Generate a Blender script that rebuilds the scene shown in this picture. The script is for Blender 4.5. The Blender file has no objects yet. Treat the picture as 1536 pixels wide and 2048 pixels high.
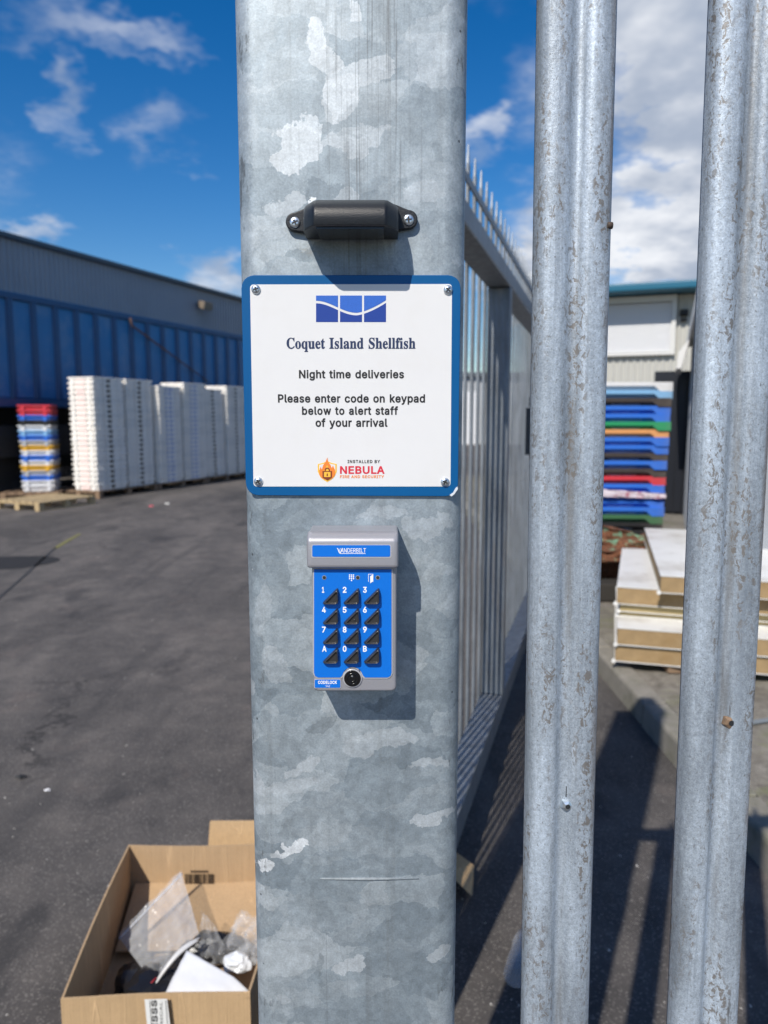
import bpy, bmesh, math, random
from mathutils import Vector, Matrix, noise

# ------------------------------------------------------------------ camera, sky, sun, exposure
S = bpy.context.scene
COL = S.collection
R = math.radians
CAM_H, PITCH, FPX, PW, PH = 1.5, R(7.2), 1500.0, 1536.0, 2048.0
cam = bpy.data.cameras.new('camera')
cam.sensor_fit = 'VERTICAL'; cam.sensor_height = 36.0; cam.lens = FPX / PH * 36.0
cam.clip_start = 0.05; cam.clip_end = 2000
cam.dof.use_dof = True; cam.dof.focus_distance = 0.668; cam.dof.aperture_fstop = 7.6
cob = bpy.data.objects.new('camera', cam); COL.objects.link(cob)
cob.location = (0, 0, CAM_H); cob.rotation_euler = (R(90) - PITCH, 0, 0)
S.camera = cob

SUN = Vector((0.465, 1.0, -1.06)).normalized()          # the way the light travels
sd = bpy.data.lights.new('sun', 'SUN'); sd.energy = 4.9; sd.angle = R(0.53); sd.color = (1.0, 0.935, 0.835)
so = bpy.data.objects.new('sun', sd); COL.objects.link(so)
so.rotation_euler = SUN.to_track_quat('-Z', 'Y').to_euler()
SUN_EL = math.asin(-SUN.z); SUN_AZ = math.atan2(-SUN.x, -SUN.y)

S.view_settings.view_transform = 'Standard'; S.view_settings.look = 'None'
S.view_settings.gamma = 1.0; S.view_settings.use_curve_mapping = False
S.view_settings.exposure = 0.0
S.cycles.use_adaptive_sampling = True; S.cycles.adaptive_threshold = 0.02
S.cycles.use_denoising = True; S.cycles.max_bounces = 8; S.cycles.transparent_max_bounces = 16


class NT:
    """small helper round a node tree"""
    def __init__(s, tree):
        s.t = tree; tree.nodes.clear()
    def n(s, typ, ins=None, **kw):
        nd = s.t.nodes.new(typ)
        for k, v in kw.items(): setattr(nd, k, v)
        for k, v in (ins or {}).items(): s.put(nd.inputs[k], v)
        return nd
    def put(s, sock, v):
        if hasattr(v, 'is_output'): s.t.links.new(v, sock)
        elif isinstance(v, (tuple, list)):
            v = tuple(v)
            if len(sock.default_value) == 4 and len(v) == 3: v = v + (1,)
            sock.default_value = v
        else: sock.default_value = v
    def m(s, op, a, b=0.0, c=0.0, clamp=False):
        nd = s.t.nodes.new('ShaderNodeMath'); nd.operation = op; nd.use_clamp = clamp
        s.put(nd.inputs[0], a); s.put(nd.inputs[1], b); s.put(nd.inputs[2], c); return nd.outputs[0]
    def v(s, op, a, b=(0, 0, 0), sc=None):
        nd = s.t.nodes.new('ShaderNodeVectorMath'); nd.operation = op
        s.put(nd.inputs[0], a); s.put(nd.inputs[1], b)
        if sc is not None: s.put(nd.inputs['Scale'], sc)
        return nd.outputs['Value'] if op in ('DOT_PRODUCT', 'LENGTH', 'DISTANCE') else nd.outputs[0]
    def mix(s, f, a, b, blend='MIX'):
        nd = s.t.nodes.new('ShaderNodeMix'); nd.data_type = 'RGBA'; nd.blend_type = blend
        s.put(nd.inputs[0], f); s.put(nd.inputs[6], a); s.put(nd.inputs[7], b); return nd.outputs[2]
    def noise(s, vec, scale, detail=3.0, rough=0.55, out=0, dist=0.0):
        nd = s.n('ShaderNodeTexNoise', {'Vector': vec, 'Scale': scale, 'Detail': detail, 'Roughness': rough, 'Distortion': dist})
        return nd.outputs[out]
    def ramp(s, f, stops, interp='LINEAR'):
        nd = s.n('ShaderNodeValToRGB', {'Fac': f}); cr = nd.color_ramp; cr.interpolation = interp
        while len(cr.elements) < len(stops): cr.elements.new(0.5)
        for e, (p, c) in zip(cr.elements, stops):
            e.position = p; e.color = (c, c, c, 1) if isinstance(c, (int, float)) else tuple(c) + (1,)
        return nd.outputs[0]
    def smooth(s, x, a, b):
        nd = s.n('ShaderNodeMapRange', {'Value': x, 'From Min': a, 'From Max': b}, interpolation_type='SMOOTHSTEP'); return nd.outputs[0]


# ---- the sky: Nishita air with clouds given as soft patches in fixed compass directions, plus drifting noise all round
def raydir(px, py):
    u, v = (px - PW / 2) / FPX, (PH / 2 - py) / FPX
    c, s = math.cos(PITCH), math.sin(PITCH)
    return Vector((u, c + v * s, -s + v * c))

W = bpy.data.worlds.new('World'); S.world = W; W.use_nodes = True
W.cycles.sampling_method = 'MANUAL'; W.cycles.sample_map_resolution = 256
k = NT(W.node_tree)
sky = k.n('ShaderNodeTexSky', sky_type='NISHITA', sun_disc=False, sun_elevation=SUN_EL, sun_rotation=SUN_AZ,
          altitude=0, air_density=1.0, dust_density=0.35, ozone_density=2.6)
hs = k.n('ShaderNodeHueSaturation', {'Color': sky.outputs[0], 'Saturation': 1.45, 'Hue': 0.507, 'Value': 1.0})
tc = k.n('ShaderNodeTexCoord').outputs['Generated']
sep = k.n('ShaderNodeSeparateXYZ', {0: tc})
ez = k.m('MAXIMUM', sep.outputs[2], 0.0)
flat = k.v('SCALE', tc, sc=k.m('DIVIDE', 1.0, k.m('ADD', ez, 0.28)))      # a cloud layer seen in perspective
n1 = k.noise(flat, 3.1, 5, 0.62)
n2 = k.noise(k.v('ADD', flat, (4.7, 1.3, 2.2)), 8.5, 4, 0.62)
n3 = k.noise(k.v('ADD', flat, (1.7, 7.3, 3.2)), 1.1, 2, 0.5)
wv = k.v('SCALE', k.v('SUBTRACT', k.noise(flat, 5.0, 4, 0.62, out=1), (0.5, 0.5, 0.5)), sc=0.19)
wdir = k.v('ADD', tc, wv)
def cloud(px, py, rx, ry, dens, soft=0.9):
    d = raydir(px, py).normalized()
    right = Vector((d.y, -d.x, 0)).normalized(); up = right.cross(d)
    a = k.m('DIVIDE', k.v('DOT_PRODUCT', wdir, tuple(right)), rx / FPX)
    b = k.m('DIVIDE', k.m('SUBTRACT', k.v('DOT_PRODUCT', wdir, tuple(up)), 0.0), ry / FPX)
    front = k.m('GREATER_THAN', k.v('DOT_PRODUCT', tc, tuple(d)), 0.3)
    q = k.m('SQRT', k.m('ADD', k.m('MULTIPLY', a, a), k.m('MULTIPLY', b, b)))
    return k.m('MULTIPLY', k.m('MULTIPLY', k.smooth(q, 1.25, 1.25 - soft), dens), front)
CL = [(1400, 90, 270, 160, 1.6), (1430, 285, 200, 95, 1.6), (1380, 460, 330, 115, 1.6), (1000, 255, 55, 45, .75), (1040, 560, 110, 80, 1.3),
      (950, 330, 60, 40, .4), (170, 50, 120, 48, .42), (300, 62, 70, 32, .42), (145, 225, 38, 62, .52), (330, 268, 75, 52, .46), (60, 95, 55, 30, .30), (235, 110, 50, 22, .3),
      (30, 455, 75, 40, .9), (440, 560, 90, 45, .8), (620, 250, 100, 50, .4), (1750, 330, 300, 200, .9), (-260, 260, 200, 120, .6),
      (-420, 480, 260, 80, .8), (2100, 540, 260, 90, .9), (760, -260, 300, 160, .6), (250, -330, 240, 130, .5), (1500, -340, 300, 150, .8)]
dens = 0.0
for c in CL: dens = k.m('MAXIMUM', dens, cloud(*c))
brk = k.smooth(k.m('ADD', k.m('MULTIPLY', n1, 0.55), k.m('MULTIPLY', n2, 0.45)), 0.36, 0.62)
dens = k.m('MULTIPLY', dens, k.m('ADD', k.m('MULTIPLY', brk, 0.75), k.m('MULTIPLY', dens, 0.35)), clamp=True)
behind = k.m('LESS_THAN', sep.outputs[1], 0.12)                              # the rest of the sky: broken cumulus of the same kind
rest = k.m('MULTIPLY', k.smooth(k.m('ADD', k.m('MULTIPLY', n1, .6), k.m('MULTIPLY', n3, .4)), 0.52, 0.66), k.m('MULTIPLY', behind, 0.85))
dens = k.m('MAXIMUM', dens, rest)
shade = k.smooth(k.noise(k.v('ADD', flat, (0, 0, .07)), 4.2, 4, .55), 0.35, 0.68)
ccol = k.mix(shade, (3.6, 4.2, 5.3), (8.2, 8.4, 8.8))
fin = k.mix(dens, hs.outputs[0], ccol)
bg = k.n('ShaderNodeBackground', {'Color': fin, 'Strength': 0.112})
k.n('ShaderNodeOutputWorld', {'Surface': bg.outputs[0]})

# ------------------------------------------------------------------ helpers
def at(px, py, Y):
    d = raydir(px, py); t = Y / d.y
    return Vector((0, 0, CAM_H)) + d * t
def onz(px, py, Z=0.0):
    d = raydir(px, py); t = (Z - CAM_H) / d.z
    return Vector((0, 0, CAM_H)) + d * t

def worldloc(o):
    p = Vector((0, 0, 0))
    while o is not None: p += o.location; o = o.parent
    return p

def tag(o, label=None, cat=None, group=None, kind=None):
    if label: o['label'] = label
    if cat: o['category'] = cat
    if group: o['group'] = group
    if kind: o['kind'] = kind
    return o

def empty(name, loc=(0, 0, 0), rz=0.0, parent=None):
    o = bpy.data.objects.new(name, None); COL.objects.link(o); o.location = loc; o.rotation_euler = (0, 0, rz)
    o.empty_display_size = 0.1
    if parent: o.parent = parent
    return o

def copy_tree(o, parent=None):
    c = o.copy(); COL.objects.link(c); c.parent = parent
    for ch in list(o.children): copy_tree(ch, c)
    return c

class MB:
    def __init__(s): s.v = []; s.f = []; s.sm = []
    def add(s, vs, fs, smooth=False):
        b = len(s.v); s.v += [tuple(p) for p in vs]; s.f += [[b + i for i in f] for f in fs]; s.sm += [smooth] * len(fs); return s
    def box(s, a, b):
        x0, y0, z0 = a; x1, y1, z1 = b
        return s.add([(x0, y0, z0), (x1, y0, z0), (x1, y1, z0), (x0, y1, z0), (x0, y0, z1), (x1, y0, z1), (x1, y1, z1), (x0, y1, z1)],
                     [(3, 2, 1, 0), (4, 5, 6, 7), (0, 1, 5, 4), (1, 2, 6, 5), (2, 3, 7, 6), (3, 0, 4, 7)])
    def loft(s, loops, cap0=True, cap1=True, smooth=False, closed=True):
        n = len(loops[0]); vs = [p for l in loops for p in l]; fs = []
        for i in range(len(loops) - 1):
            for j in range(n if closed else n - 1):
                a = i * n + j; b = i * n + (j + 1) % n; fs.append((a, b, b + n, a + n))
        s.add(vs, fs, smooth)
        if cap0: s.add(loops[0], [tuple(range(n))[::-1]])
        if cap1: s.add(loops[-1], [tuple(range(n))])
        return s
    def tube(s, pts, r, n=8, smooth=True):
        loops = []
        for i, p in enumerate(pts):
            p = Vector(p); a = Vector(pts[max(i - 1, 0)]); b = Vector(pts[min(i + 1, len(pts) - 1)]); t = (b - a).normalized()
            u = t.cross(Vector((0, 0, 1)))
            if u.length < 1e-3: u = t.cross(Vector((1, 0, 0)))
            u.normalize(); w = t.cross(u); rr = r[i] if isinstance(r, (list, tuple)) else r
            loops.append([p + u * rr * math.cos(2 * math.pi * q / n) + w * rr * math.sin(2 * math.pi * q / n) for q in range(n)])
        return s.loft(loops, smooth=smooth)
    def build(s, name, mat, parent=None, bevel=0.0, seg=2, world=True, fix=True):
        off = worldloc(parent) if (parent is not None and world) else Vector((0, 0, 0))
        me = bpy.data.meshes.new(name)
        me.from_pydata([tuple(Vector(p) - off) for p in s.v], [], s.f)
        me.polygons.foreach_set('use_smooth', s.sm)
        if fix:
            bm = bmesh.new(); bm.from_mesh(me); bmesh.ops.remove_doubles(bm, verts=bm.verts, dist=1e-6)
            bmesh.ops.recalc_face_normals(bm, faces=bm.faces); bm.to_mesh(me); bm.free()
        me.materials.append(mat)
        o = bpy.data.objects.new(name, me); COL.objects.link(o)
        if parent is not None: o.parent = parent
        if bevel:
            md = o.modifiers.new('bevel', 'BEVEL'); md.width = bevel; md.segments = seg; md.limit_method = 'ANGLE'; md.angle_limit = R(35)
            md.harden_normals = False
            me.polygons.foreach_set('use_smooth', [True] * len(me.polygons))
            wn = o.modifiers.new('wn', 'WEIGHTED_NORMAL'); wn.keep_sharp = True
        return o

def rrect(x0, x1, z0, z1, r, n=6):
    out = []
    for cx, cz, a0 in ((x1 - r, z0 + r, -90), (x1 - r, z1 - r, 0), (x0 + r, z1 - r, 90), (x0 + r, z0 + r, 180)):
        for i in range(n + 1):
            a = R(a0 + 90 * i / n); out.append((cx + r * math.cos(a), cz + r * math.sin(a)))
    return out

def slab(outline, y_front, y_back):
    """a flat plate facing -Y from an x-z outline"""
    m = MB(); m.loft([[(x, y_back, z) for x, z in outline], [(x, y_front, z) for x, z in outline]]); return m

# ------------------------------------------------------------------ materials
MATS = {}
def mat(name, color, rough=0.5, metal=0.0, spec=0.5, vary=0.0, vscale=40.0, bump=0.0, bscale=200.0, alpha=1.0, coat=0.0, dirt=None, dscale=3.0):
    if name in MATS: return MATS[name]
    m = bpy.data.materials.new(name); m.use_nodes = True; t = NT(m.node_tree)
    co = t.n('ShaderNodeTexCoord').outputs['Object']
    col = color
    if vary:
        f = t.noise(co, vscale, 5, 0.6)
        col = t.mix(f, tuple(max(0, c * (1 - vary)) for c in color), tuple(min(1, c * (1 + vary)) for c in color))
    if dirt:
        f = t.smooth(t.noise(co, dscale, 6, 0.65), 0.46, 0.72)
        col = t.mix(t.m('MULTIPLY', f, dirt[1]), col, dirt[0])
    ins = {'Base Color': col, 'Roughness': rough, 'Metallic': metal, 'Specular IOR Level': spec, 'Alpha': alpha, 'Coat Weight': coat}
    b = t.n('ShaderNodeBsdfPrincipled', ins)
    if bump:
        bp = t.n('ShaderNodeBump', {'Strength': bump, 'Distance': 0.002, 'Height': t.noise(co, bscale, 4, 0.6)})
        t.put(b.inputs['Normal'], bp.outputs[0])
    t.n('ShaderNodeOutputMaterial', {'Surface': b.outputs[0]})
    MATS[name] = m; return m

def galvanised_post():
    """hot-dip zinc with large pale spangle flakes, drip streaks, pits and scuffs"""
    m = bpy.data.materials.new('spangled_zinc'); m.use_nodes = True; t = NT(m.node_tree)
    co = t.n('ShaderNodeTexCoord').outputs['Object']
    w1 = t.v('SCALE', t.v('SUBTRACT', t.noise(co, 17.0, 4, 0.6, out=1), (.5, .5, .5)), sc=0.05)
    w2 = t.v('SCALE', t.v('SUBTRACT', t.noise(co, 75.0, 4, 0.7, out=1), (.5, .5, .5)), sc=0.014)
    wc = t.v('ADD', t.v('ADD', co, w1), w2)
    def flakes(scale, ang, st, off):
        mp = t.n('ShaderNodeMapping', {'Vector': t.v('ADD', wc, off), 'Rotation': (0, R(ang), 0), 'Scale': (1, .4, st)})
        vo = t.n('ShaderNodeTexVoronoi', {'Vector': mp.outputs[0], 'Scale': scale}, feature='F1')
        return t.n('ShaderNodeSeparateColor', {0: vo.outputs['Color']}).outputs[0]
    a = flakes(15, 38, 2.0, (0, 0, 0)); b = flakes(27, 55, 1.7, (.3, .1, .2)); c = flakes(9, 30, 1.5, (.7, .2, .5))
    tone = t.m('ADD', .08, t.m('ADD', t.m('MULTIPLY', a, .38), t.m('ADD', t.m('MULTIPLY', b, .18), t.m('MULTIPLY', c, .30))))
    tone = t.m('ADD', tone, t.m('MULTIPLY', t.m('SUBTRACT', t.noise(co, 14, 5, .65), .5), .26))
    col = t.ramp(tone, [(.14, (.215, .262, .30)), (.42, (.295, .348, .388)), (.60, (.36, .412, .450)), (.82, (.455, .505, .540))])
    # single pale flakes
    for (x, z, rx, rz, an, s) in POST_FLAKES:
        dv = t.v('SUBTRACT', wc, (x, 0, z))
        sp = t.n('ShaderNodeSeparateXYZ', {0: dv}); ca, sa = math.cos(R(an)), math.sin(R(an))
        u = t.m('ADD', t.m('MULTIPLY', sp.outputs[0], ca / rx), t.m('MULTIPLY', sp.outputs[2], sa / rx))
        v = t.m('ADD', t.m('MULTIPLY', sp.outputs[0], -sa / rz), t.m('MULTIPLY', sp.outputs[2], ca / rz))
        q = t.m('SQRT', t.m('ADD', t.m('MULTIPLY', u, u), t.m('MULTIPLY', v, v)))
        msk = t.m('MULTIPLY', t.smooth(q, 1.03, .97), abs(s))
        col = t.mix(msk, col, ((.72, .76, .79) if s >= 1 else (.52, .565, .60)) if s > 0 else (.20, .235, .26))
    sx = t.n('ShaderNodeSeparateXYZ', {0: co})
    # run marks: fine vertical lines down the middle of the upper post
    stv = t.v('MULTIPLY', co, (1.0, 1.0, 0.012))
    st = t.smooth(t.noise(stv, 330, 3, .7), .50, .68)
    band = t.m('MULTIPLY', t.smooth(t.m('ABSOLUTE', t.m('SUBTRACT', sx.outputs[0], .012)), .048, .018), t.smooth(sx.outputs[2], 1.52, 1.66))
    col = t.mix(t.m('MULTIPLY', t.m('MULTIPLY', st, band), .85), col, (.15, .165, .175))
    st2 = t.smooth(t.noise(t.v('MULTIPLY', co, (1, 1, .02)), 55, 4, .7), .54, .70)
    col = t.mix(t.m('MULTIPLY', st2, .34), col, (.22, .24, .25))
    st3 = t.smooth(t.noise(t.v('MULTIPLY', co, (1, 1, .006)), 190, 2, .6), .60, .66)
    col = t.mix(t.m('MULTIPLY', st3, t.m('MULTIPLY', t.smooth(t.noise(co, 7, 2, .5), .45, .6), .30)), col, (.17, .185, .195))
    sp_ = t.n('ShaderNodeTexVoronoi', {'Vector': wc, 'Scale': 95}, feature='F1')
    col = t.mix(.5, col, t.ramp(t.n('ShaderNodeSeparateColor', {0: sp_.outputs['Color']}).outputs[2], [(.0, .86), (1, 1.13)]), 'MULTIPLY')
    # fine grain, pits, bright specks
    g = t.noise(co, 520, 3, .7)
    col = t.mix(.55, col, t.ramp(g, [(.3, .70), (.7, 1.20)]), 'MULTIPLY')
    g2 = t.noise(co, 110, 5, .7)
    col = t.mix(.8, col, t.ramp(g2, [(.3, .78), (.7, 1.16)]), 'MULTIPLY')
    g3 = t.noise(t.v('MULTIPLY', wc, (1, 1, .55)), 48, 6, .72)
    col = t.mix(.45, col, t.ramp(g3, [(.34, .76), (.66, 1.16)]), 'MULTIPLY')
    pv = t.n('ShaderNodeTexVoronoi', {'Vector': co, 'Scale': 85}, feature='F1')
    pr = t.n('ShaderNodeSeparateColor', {0: pv.outputs['Color']}).outputs[1]
    pit = t.m('MULTIPLY', t.smooth(pv.outputs['Distance'], .13, .07), t.m('GREATER_THAN', pr, .86))
    col = t.mix(t.m('MULTIPLY', pit, .8), col, (.05, .055, .06))
    spk = t.m('MULTIPLY', t.smooth(pv.outputs['Distance'], .10, .05), t.m('LESS_THAN', pr, .06))
    col = t.mix(spk, col, (.8, .84, .86))
    # scuffs on the arrises and a few brown smears
    ed = t.smooth(t.m('ABSOLUTE', sx.outputs[0]), .074, .090)
    sc = t.smooth(t.noise(t.v('MULTIPLY', co, (1, 1, .35)), 60, 5, .75), .58, .66)
    col = t.mix(t.m('MULTIPLY', t.m('MULTIPLY', ed, sc), .75), col, (.11, .12, .125))
    sm = t.smooth(t.noise(t.v('MULTIPLY', co, (.35, 1, 1.6)), 16, 6, .7), .64, .74)
    col = t.mix(t.m('MULTIPLY', sm, .35), col, (.25, .21, .17))
    rough = t.m('ADD', .46, t.m('MULTIPLY', g2, .22))
    p = t.n('ShaderNodeBsdfPrincipled', {'Base Color': col, 'Metallic': .42, 'Roughness': rough})
    hgt = t.m('ADD', t.m('MULTIPLY', t.noise(co, 45, 5, .6), 1.0), t.m('ADD', t.m('MULTIPLY', g, .12), t.m('MULTIPLY', pit, -.5)))
    bp = t.n('ShaderNodeBump', {'Strength': .18, 'Distance': .002, 'Height': hgt}); t.put(p.inputs['Normal'], bp.outputs[0])
    t.n('ShaderNodeOutputMaterial', {'Surface': p.outputs[0]}); return m

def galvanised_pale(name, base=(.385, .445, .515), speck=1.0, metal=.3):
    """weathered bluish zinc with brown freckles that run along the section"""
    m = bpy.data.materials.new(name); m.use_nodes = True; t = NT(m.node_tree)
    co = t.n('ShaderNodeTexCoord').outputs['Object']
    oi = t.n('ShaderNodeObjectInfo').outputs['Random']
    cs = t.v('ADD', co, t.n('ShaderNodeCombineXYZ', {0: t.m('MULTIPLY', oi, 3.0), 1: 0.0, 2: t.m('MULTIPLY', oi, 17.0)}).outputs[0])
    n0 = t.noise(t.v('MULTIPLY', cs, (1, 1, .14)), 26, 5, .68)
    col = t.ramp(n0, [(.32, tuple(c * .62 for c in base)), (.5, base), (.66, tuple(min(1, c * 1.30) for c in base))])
    g = t.noise(cs, 620, 3, .75); g2 = t.noise(cs, 240, 4, .7)
    col = t.mix(.6, col, t.ramp(g, [(.34, .62), (.66, 1.24)]), 'MULTIPLY')
    col = t.mix(.55, col, t.ramp(g2, [(.36, .70), (.64, 1.20)]), 'MULTIPLY')
    wl = t.smooth(t.noise(t.v('MULTIPLY', cs, (1, 1, .02)), 130, 3, .6), .52, .66)
    col = t.mix(t.m('MULTIPLY', wl, .42), col, (.22, .26, .31))
    vx = t.n('ShaderNodeSeparateXYZ', {0: co}).outputs[0]
    fold = t.m('MULTIPLY', t.smooth(t.m('ABSOLUTE', t.m('SUBTRACT', vx, .002)), .0055, .001), t.smooth(t.noise(t.v('MULTIPLY', cs, (1, 1, .10)), 30, 4, .65), .42, .6))
    col = t.mix(t.m('MULTIPLY', fold, .6 * speck), col, (.13, .125, .12))
    rim = t.m('MULTIPLY', t.smooth(vx, .024, .031), t.smooth(t.noise(t.v('MULTIPLY', cs, (1, 1, .12)), 34, 5, .7), .50, .62))
    col = t.mix(t.m('MULTIPLY', rim, .55 * speck), col, (.20, .13, .08))
    fv = t.v('MULTIPLY', cs, (1, 1, .62))
    reg = t.smooth(t.noise(t.v('MULTIPLY', cs, (1.2, 1, .16)), 38, 3, .6), .44, .60)
    fr = t.smooth(t.noise(fv, 200, 5, .68, dist=.8), .525, .57)
    col = t.mix(t.m('MULTIPLY', t.m('MULTIPLY', fr, reg), .82 * speck), col, (.165, .145, .125))
    fr2 = t.smooth(t.noise(fv, 420, 3, .7), .61, .67)
    col = t.mix(t.m('MULTIPLY', fr2, .8 * speck), col, (.17, .175, .18))
    dg = t.m('MULTIPLY', t.smooth(t.noise(t.v('MULTIPLY', cs, (1, 1, .12)), 60, 5, .7), .66, .72), speck * .8)
    col = t.mix(dg, col, (.10, .10, .10))
    p = t.n('ShaderNodeBsdfPrincipled', {'Base Color': col, 'Metallic': metal, 'Roughness': .5})
    hg = t.m('ADD', t.m('MULTIPLY', t.noise(cs, 60, 5, .65), 1.0), t.m('SUBTRACT', t.m('MULTIPLY', g2, .3), t.m('MULTIPLY', fr, .25)))
    bp = t.n('ShaderNodeBump', {'Strength': .22, 'Distance': .002, 'Height': hg}); t.put(p.inputs['Normal'], bp.outputs[0])
    t.n('ShaderNodeOutputMaterial', {'Surface': p.outputs[0]}); return m

def asphalt():
    m = bpy.data.materials.new('asphalt'); m.use_nodes = True; t = NT(m.node_tree)
    co = t.n('ShaderNodeTexCoord').outputs['Object']
    st = t.n('ShaderNodeMapping', {'Vector': co, 'Rotation': (0, 0, R(-35)), 'Scale': (1, .45, 1)}).outputs[0]
    a = t.noise(st, 1.1, 6, .62, dist=.8); b = t.noise(co, 5.5, 6, .65); c = t.noise(co, 130, 4, .75); d = t.noise(st, .33, 4, .6)
    v = t.m('ADD', t.m('MULTIPLY', a, .42), t.m('ADD', t.m('MULTIPLY', b, .28), t.m('MULTIPLY', d, .30)))
    col = t.ramp(v, [(.38, (.046, .043, .042)), (.5, (.092, .084, .079)), (.62, (.160, .143, .130))])
    col = t.mix(.6, col, t.ramp(c, [(.3, .55), (.7, 1.45)]), 'MULTIPLY')
    pk = t.smooth(t.noise(co, 2.2, 5, .7), .56, .72)
    col = t.mix(t.m('MULTIPLY', pk, .25), col, (.20, .155, .135))
    sv = t.n('ShaderNodeTexVoronoi', {'Vector': co, 'Scale': 210}, feature='F1')
    svr = t.n('ShaderNodeSeparateColor', {0: sv.outputs['Color']}).outputs[0]
    col = t.mix(t.m('MULTIPLY', t.smooth(svr, .80, .98), .5), col, (.26, .24, .22))
    wcr = t.v('ADD', co, t.v('SCALE', t.noise(co, 2.5, 5, .7, out=1), sc=.5))
    cr = t.n('ShaderNodeTexVoronoi', {'Vector': wcr, 'Scale': .55}, feature='DISTANCE_TO_EDGE').outputs['Distance']
    crk = t.m('MULTIPLY', t.smooth(cr, .012, .003), t.smooth(t.noise(co, .7, 3, .6), .50, .60))
    col = t.mix(t.m('MULTIPLY', crk, .6), col, (.022, .021, .021))
    ty = t.n('ShaderNodeMapping', {'Vector': co, 'Rotation': (0, 0, R(52)), 'Scale': (1, .10, 1)}).outputs[0]
    tyr = t.smooth(t.noise(ty, 2.6, 4, .6), .55, .66)
    col = t.mix(t.m('MULTIPLY', tyr, .40), col, (.040, .039, .040))
    oil = t.smooth(t.noise(t.v('ADD', st, (9, 4, 0)), 1.7, 5, .6), .60, .68)
    col = t.mix(t.m('MULTIPLY', oil, .6), col, (.034, .033, .034))
    p = t.n('ShaderNodeBsdfPrincipled', {'Base Color': col, 'Roughness': t.m('ADD', .72, t.m('MULTIPLY', b, .2)), 'Specular IOR Level': .35})
    bp = t.n('ShaderNodeBump', {'Strength': .6, 'Distance': .006, 'Height': t.m('ADD', c, t.m('MULTIPLY', b, .6))}); t.put(p.inputs['Normal'], bp.outputs[0])
    t.n('ShaderNodeOutputMaterial', {'Surface': p.outputs[0]}); return m

def mossy_concrete():
    m = bpy.data.materials.new('mossy_concrete'); m.use_nodes = True; t = NT(m.node_tree)
    co = t.n('ShaderNodeTexCoord').outputs['Object']
    a = t.noise(co, 4, 6, .65); b = t.noise(co, 22, 5, .7); c = t.noise(co, 150, 4, .7)
    col = t.ramp(t.m('ADD', t.m('MULTIPLY', a, .5), t.m('MULTIPLY', b, .5)), [(.36, (.11, .10, .085)), (.5, (.19, .175, .15)), (.66, (.30, .28, .245))])
    ms = t.smooth(t.m('ADD', t.m('MULTIPLY', t.noise(t.v('ADD', co, (5, 3, 1)), 3.2, 5, .65), .7), t.m('MULTIPLY', b, .3)), .50, .62)
    col = t.mix(t.m('MULTIPLY', ms, .55), col, (.135, .15, .06))
    col = t.mix(.6, col, t.ramp(c, [(.3, .6), (.7, 1.4)]), 'MULTIPLY')
    p = t.n('ShaderNodeBsdfPrincipled', {'Base Color': col, 'Roughness': .92, 'Specular IOR Level': .2})
    bp = t.n('ShaderNodeBump', {'Strength': .7, 'Distance': .01, 'Height': t.m('ADD', b, t.m('MULTIPLY', c, .4))}); t.put(p.inputs['Normal'], bp.outputs[0])
    t.n('ShaderNodeOutputMaterial', {'Surface': p.outputs[0]}); return m

def rusty(name, rust=(.16, .065, .030), other=(.20, .34, .26), share=.35, scale=9.0):
    m = bpy.data.materials.new(name); m.use_nodes = True; t = NT(m.node_tree)
    co = t.n('ShaderNodeTexCoord').outputs['Object']
    a = t.noise(co, scale, 6, .7, dist=.5); b = t.noise(co, scale * 6, 5, .7)
    col = t.ramp(b, [(.3, tuple(c * .35 for c in rust)), (.5, rust), (.7, tuple(c * 2.0 for c in rust))])
    col = t.mix(t.smooth(a, .5 + (.5 - share) * .3, .58 + (.5 - share) * .3), col, other)
    p = t.n('ShaderNodeBsdfPrincipled', {'Base Color': col, 'Roughness': .85})
    bp = t.n('ShaderNodeBump', {'Strength': .8, 'Distance': .01, 'Height': b}); t.put(p.inputs['Normal'], bp.outputs[0])
    t.n('ShaderNodeOutputMaterial', {'Surface': p.outputs[0]}); return m

def clear_film():
    m = bpy.data.materials.new('clear_film'); m.use_nodes = True; t = NT(m.node_tree)
    tr = t.n('ShaderNodeBsdfTransparent', {'Color': (.93, .94, .95)})
    gl = t.n('ShaderNodeBsdfPrincipled', {'Base Color': (.8, .82, .85), 'Roughness': .16, 'Specular IOR Level': .8, 'Transmission Weight': 0.0})
    lw = t.n('ShaderNodeLayerWeight', {'Blend': .28})
    f = t.m('ADD', .11, t.m('MULTIPLY', lw.outputs['Facing'], .45), clamp=True)
    mx = t.n('ShaderNodeMixShader', {0: f, 1: tr.outputs[0], 2: gl.outputs[0]})
    t.n('ShaderNodeOutputMaterial', {'Surface': mx.outputs[0]}); return m

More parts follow.
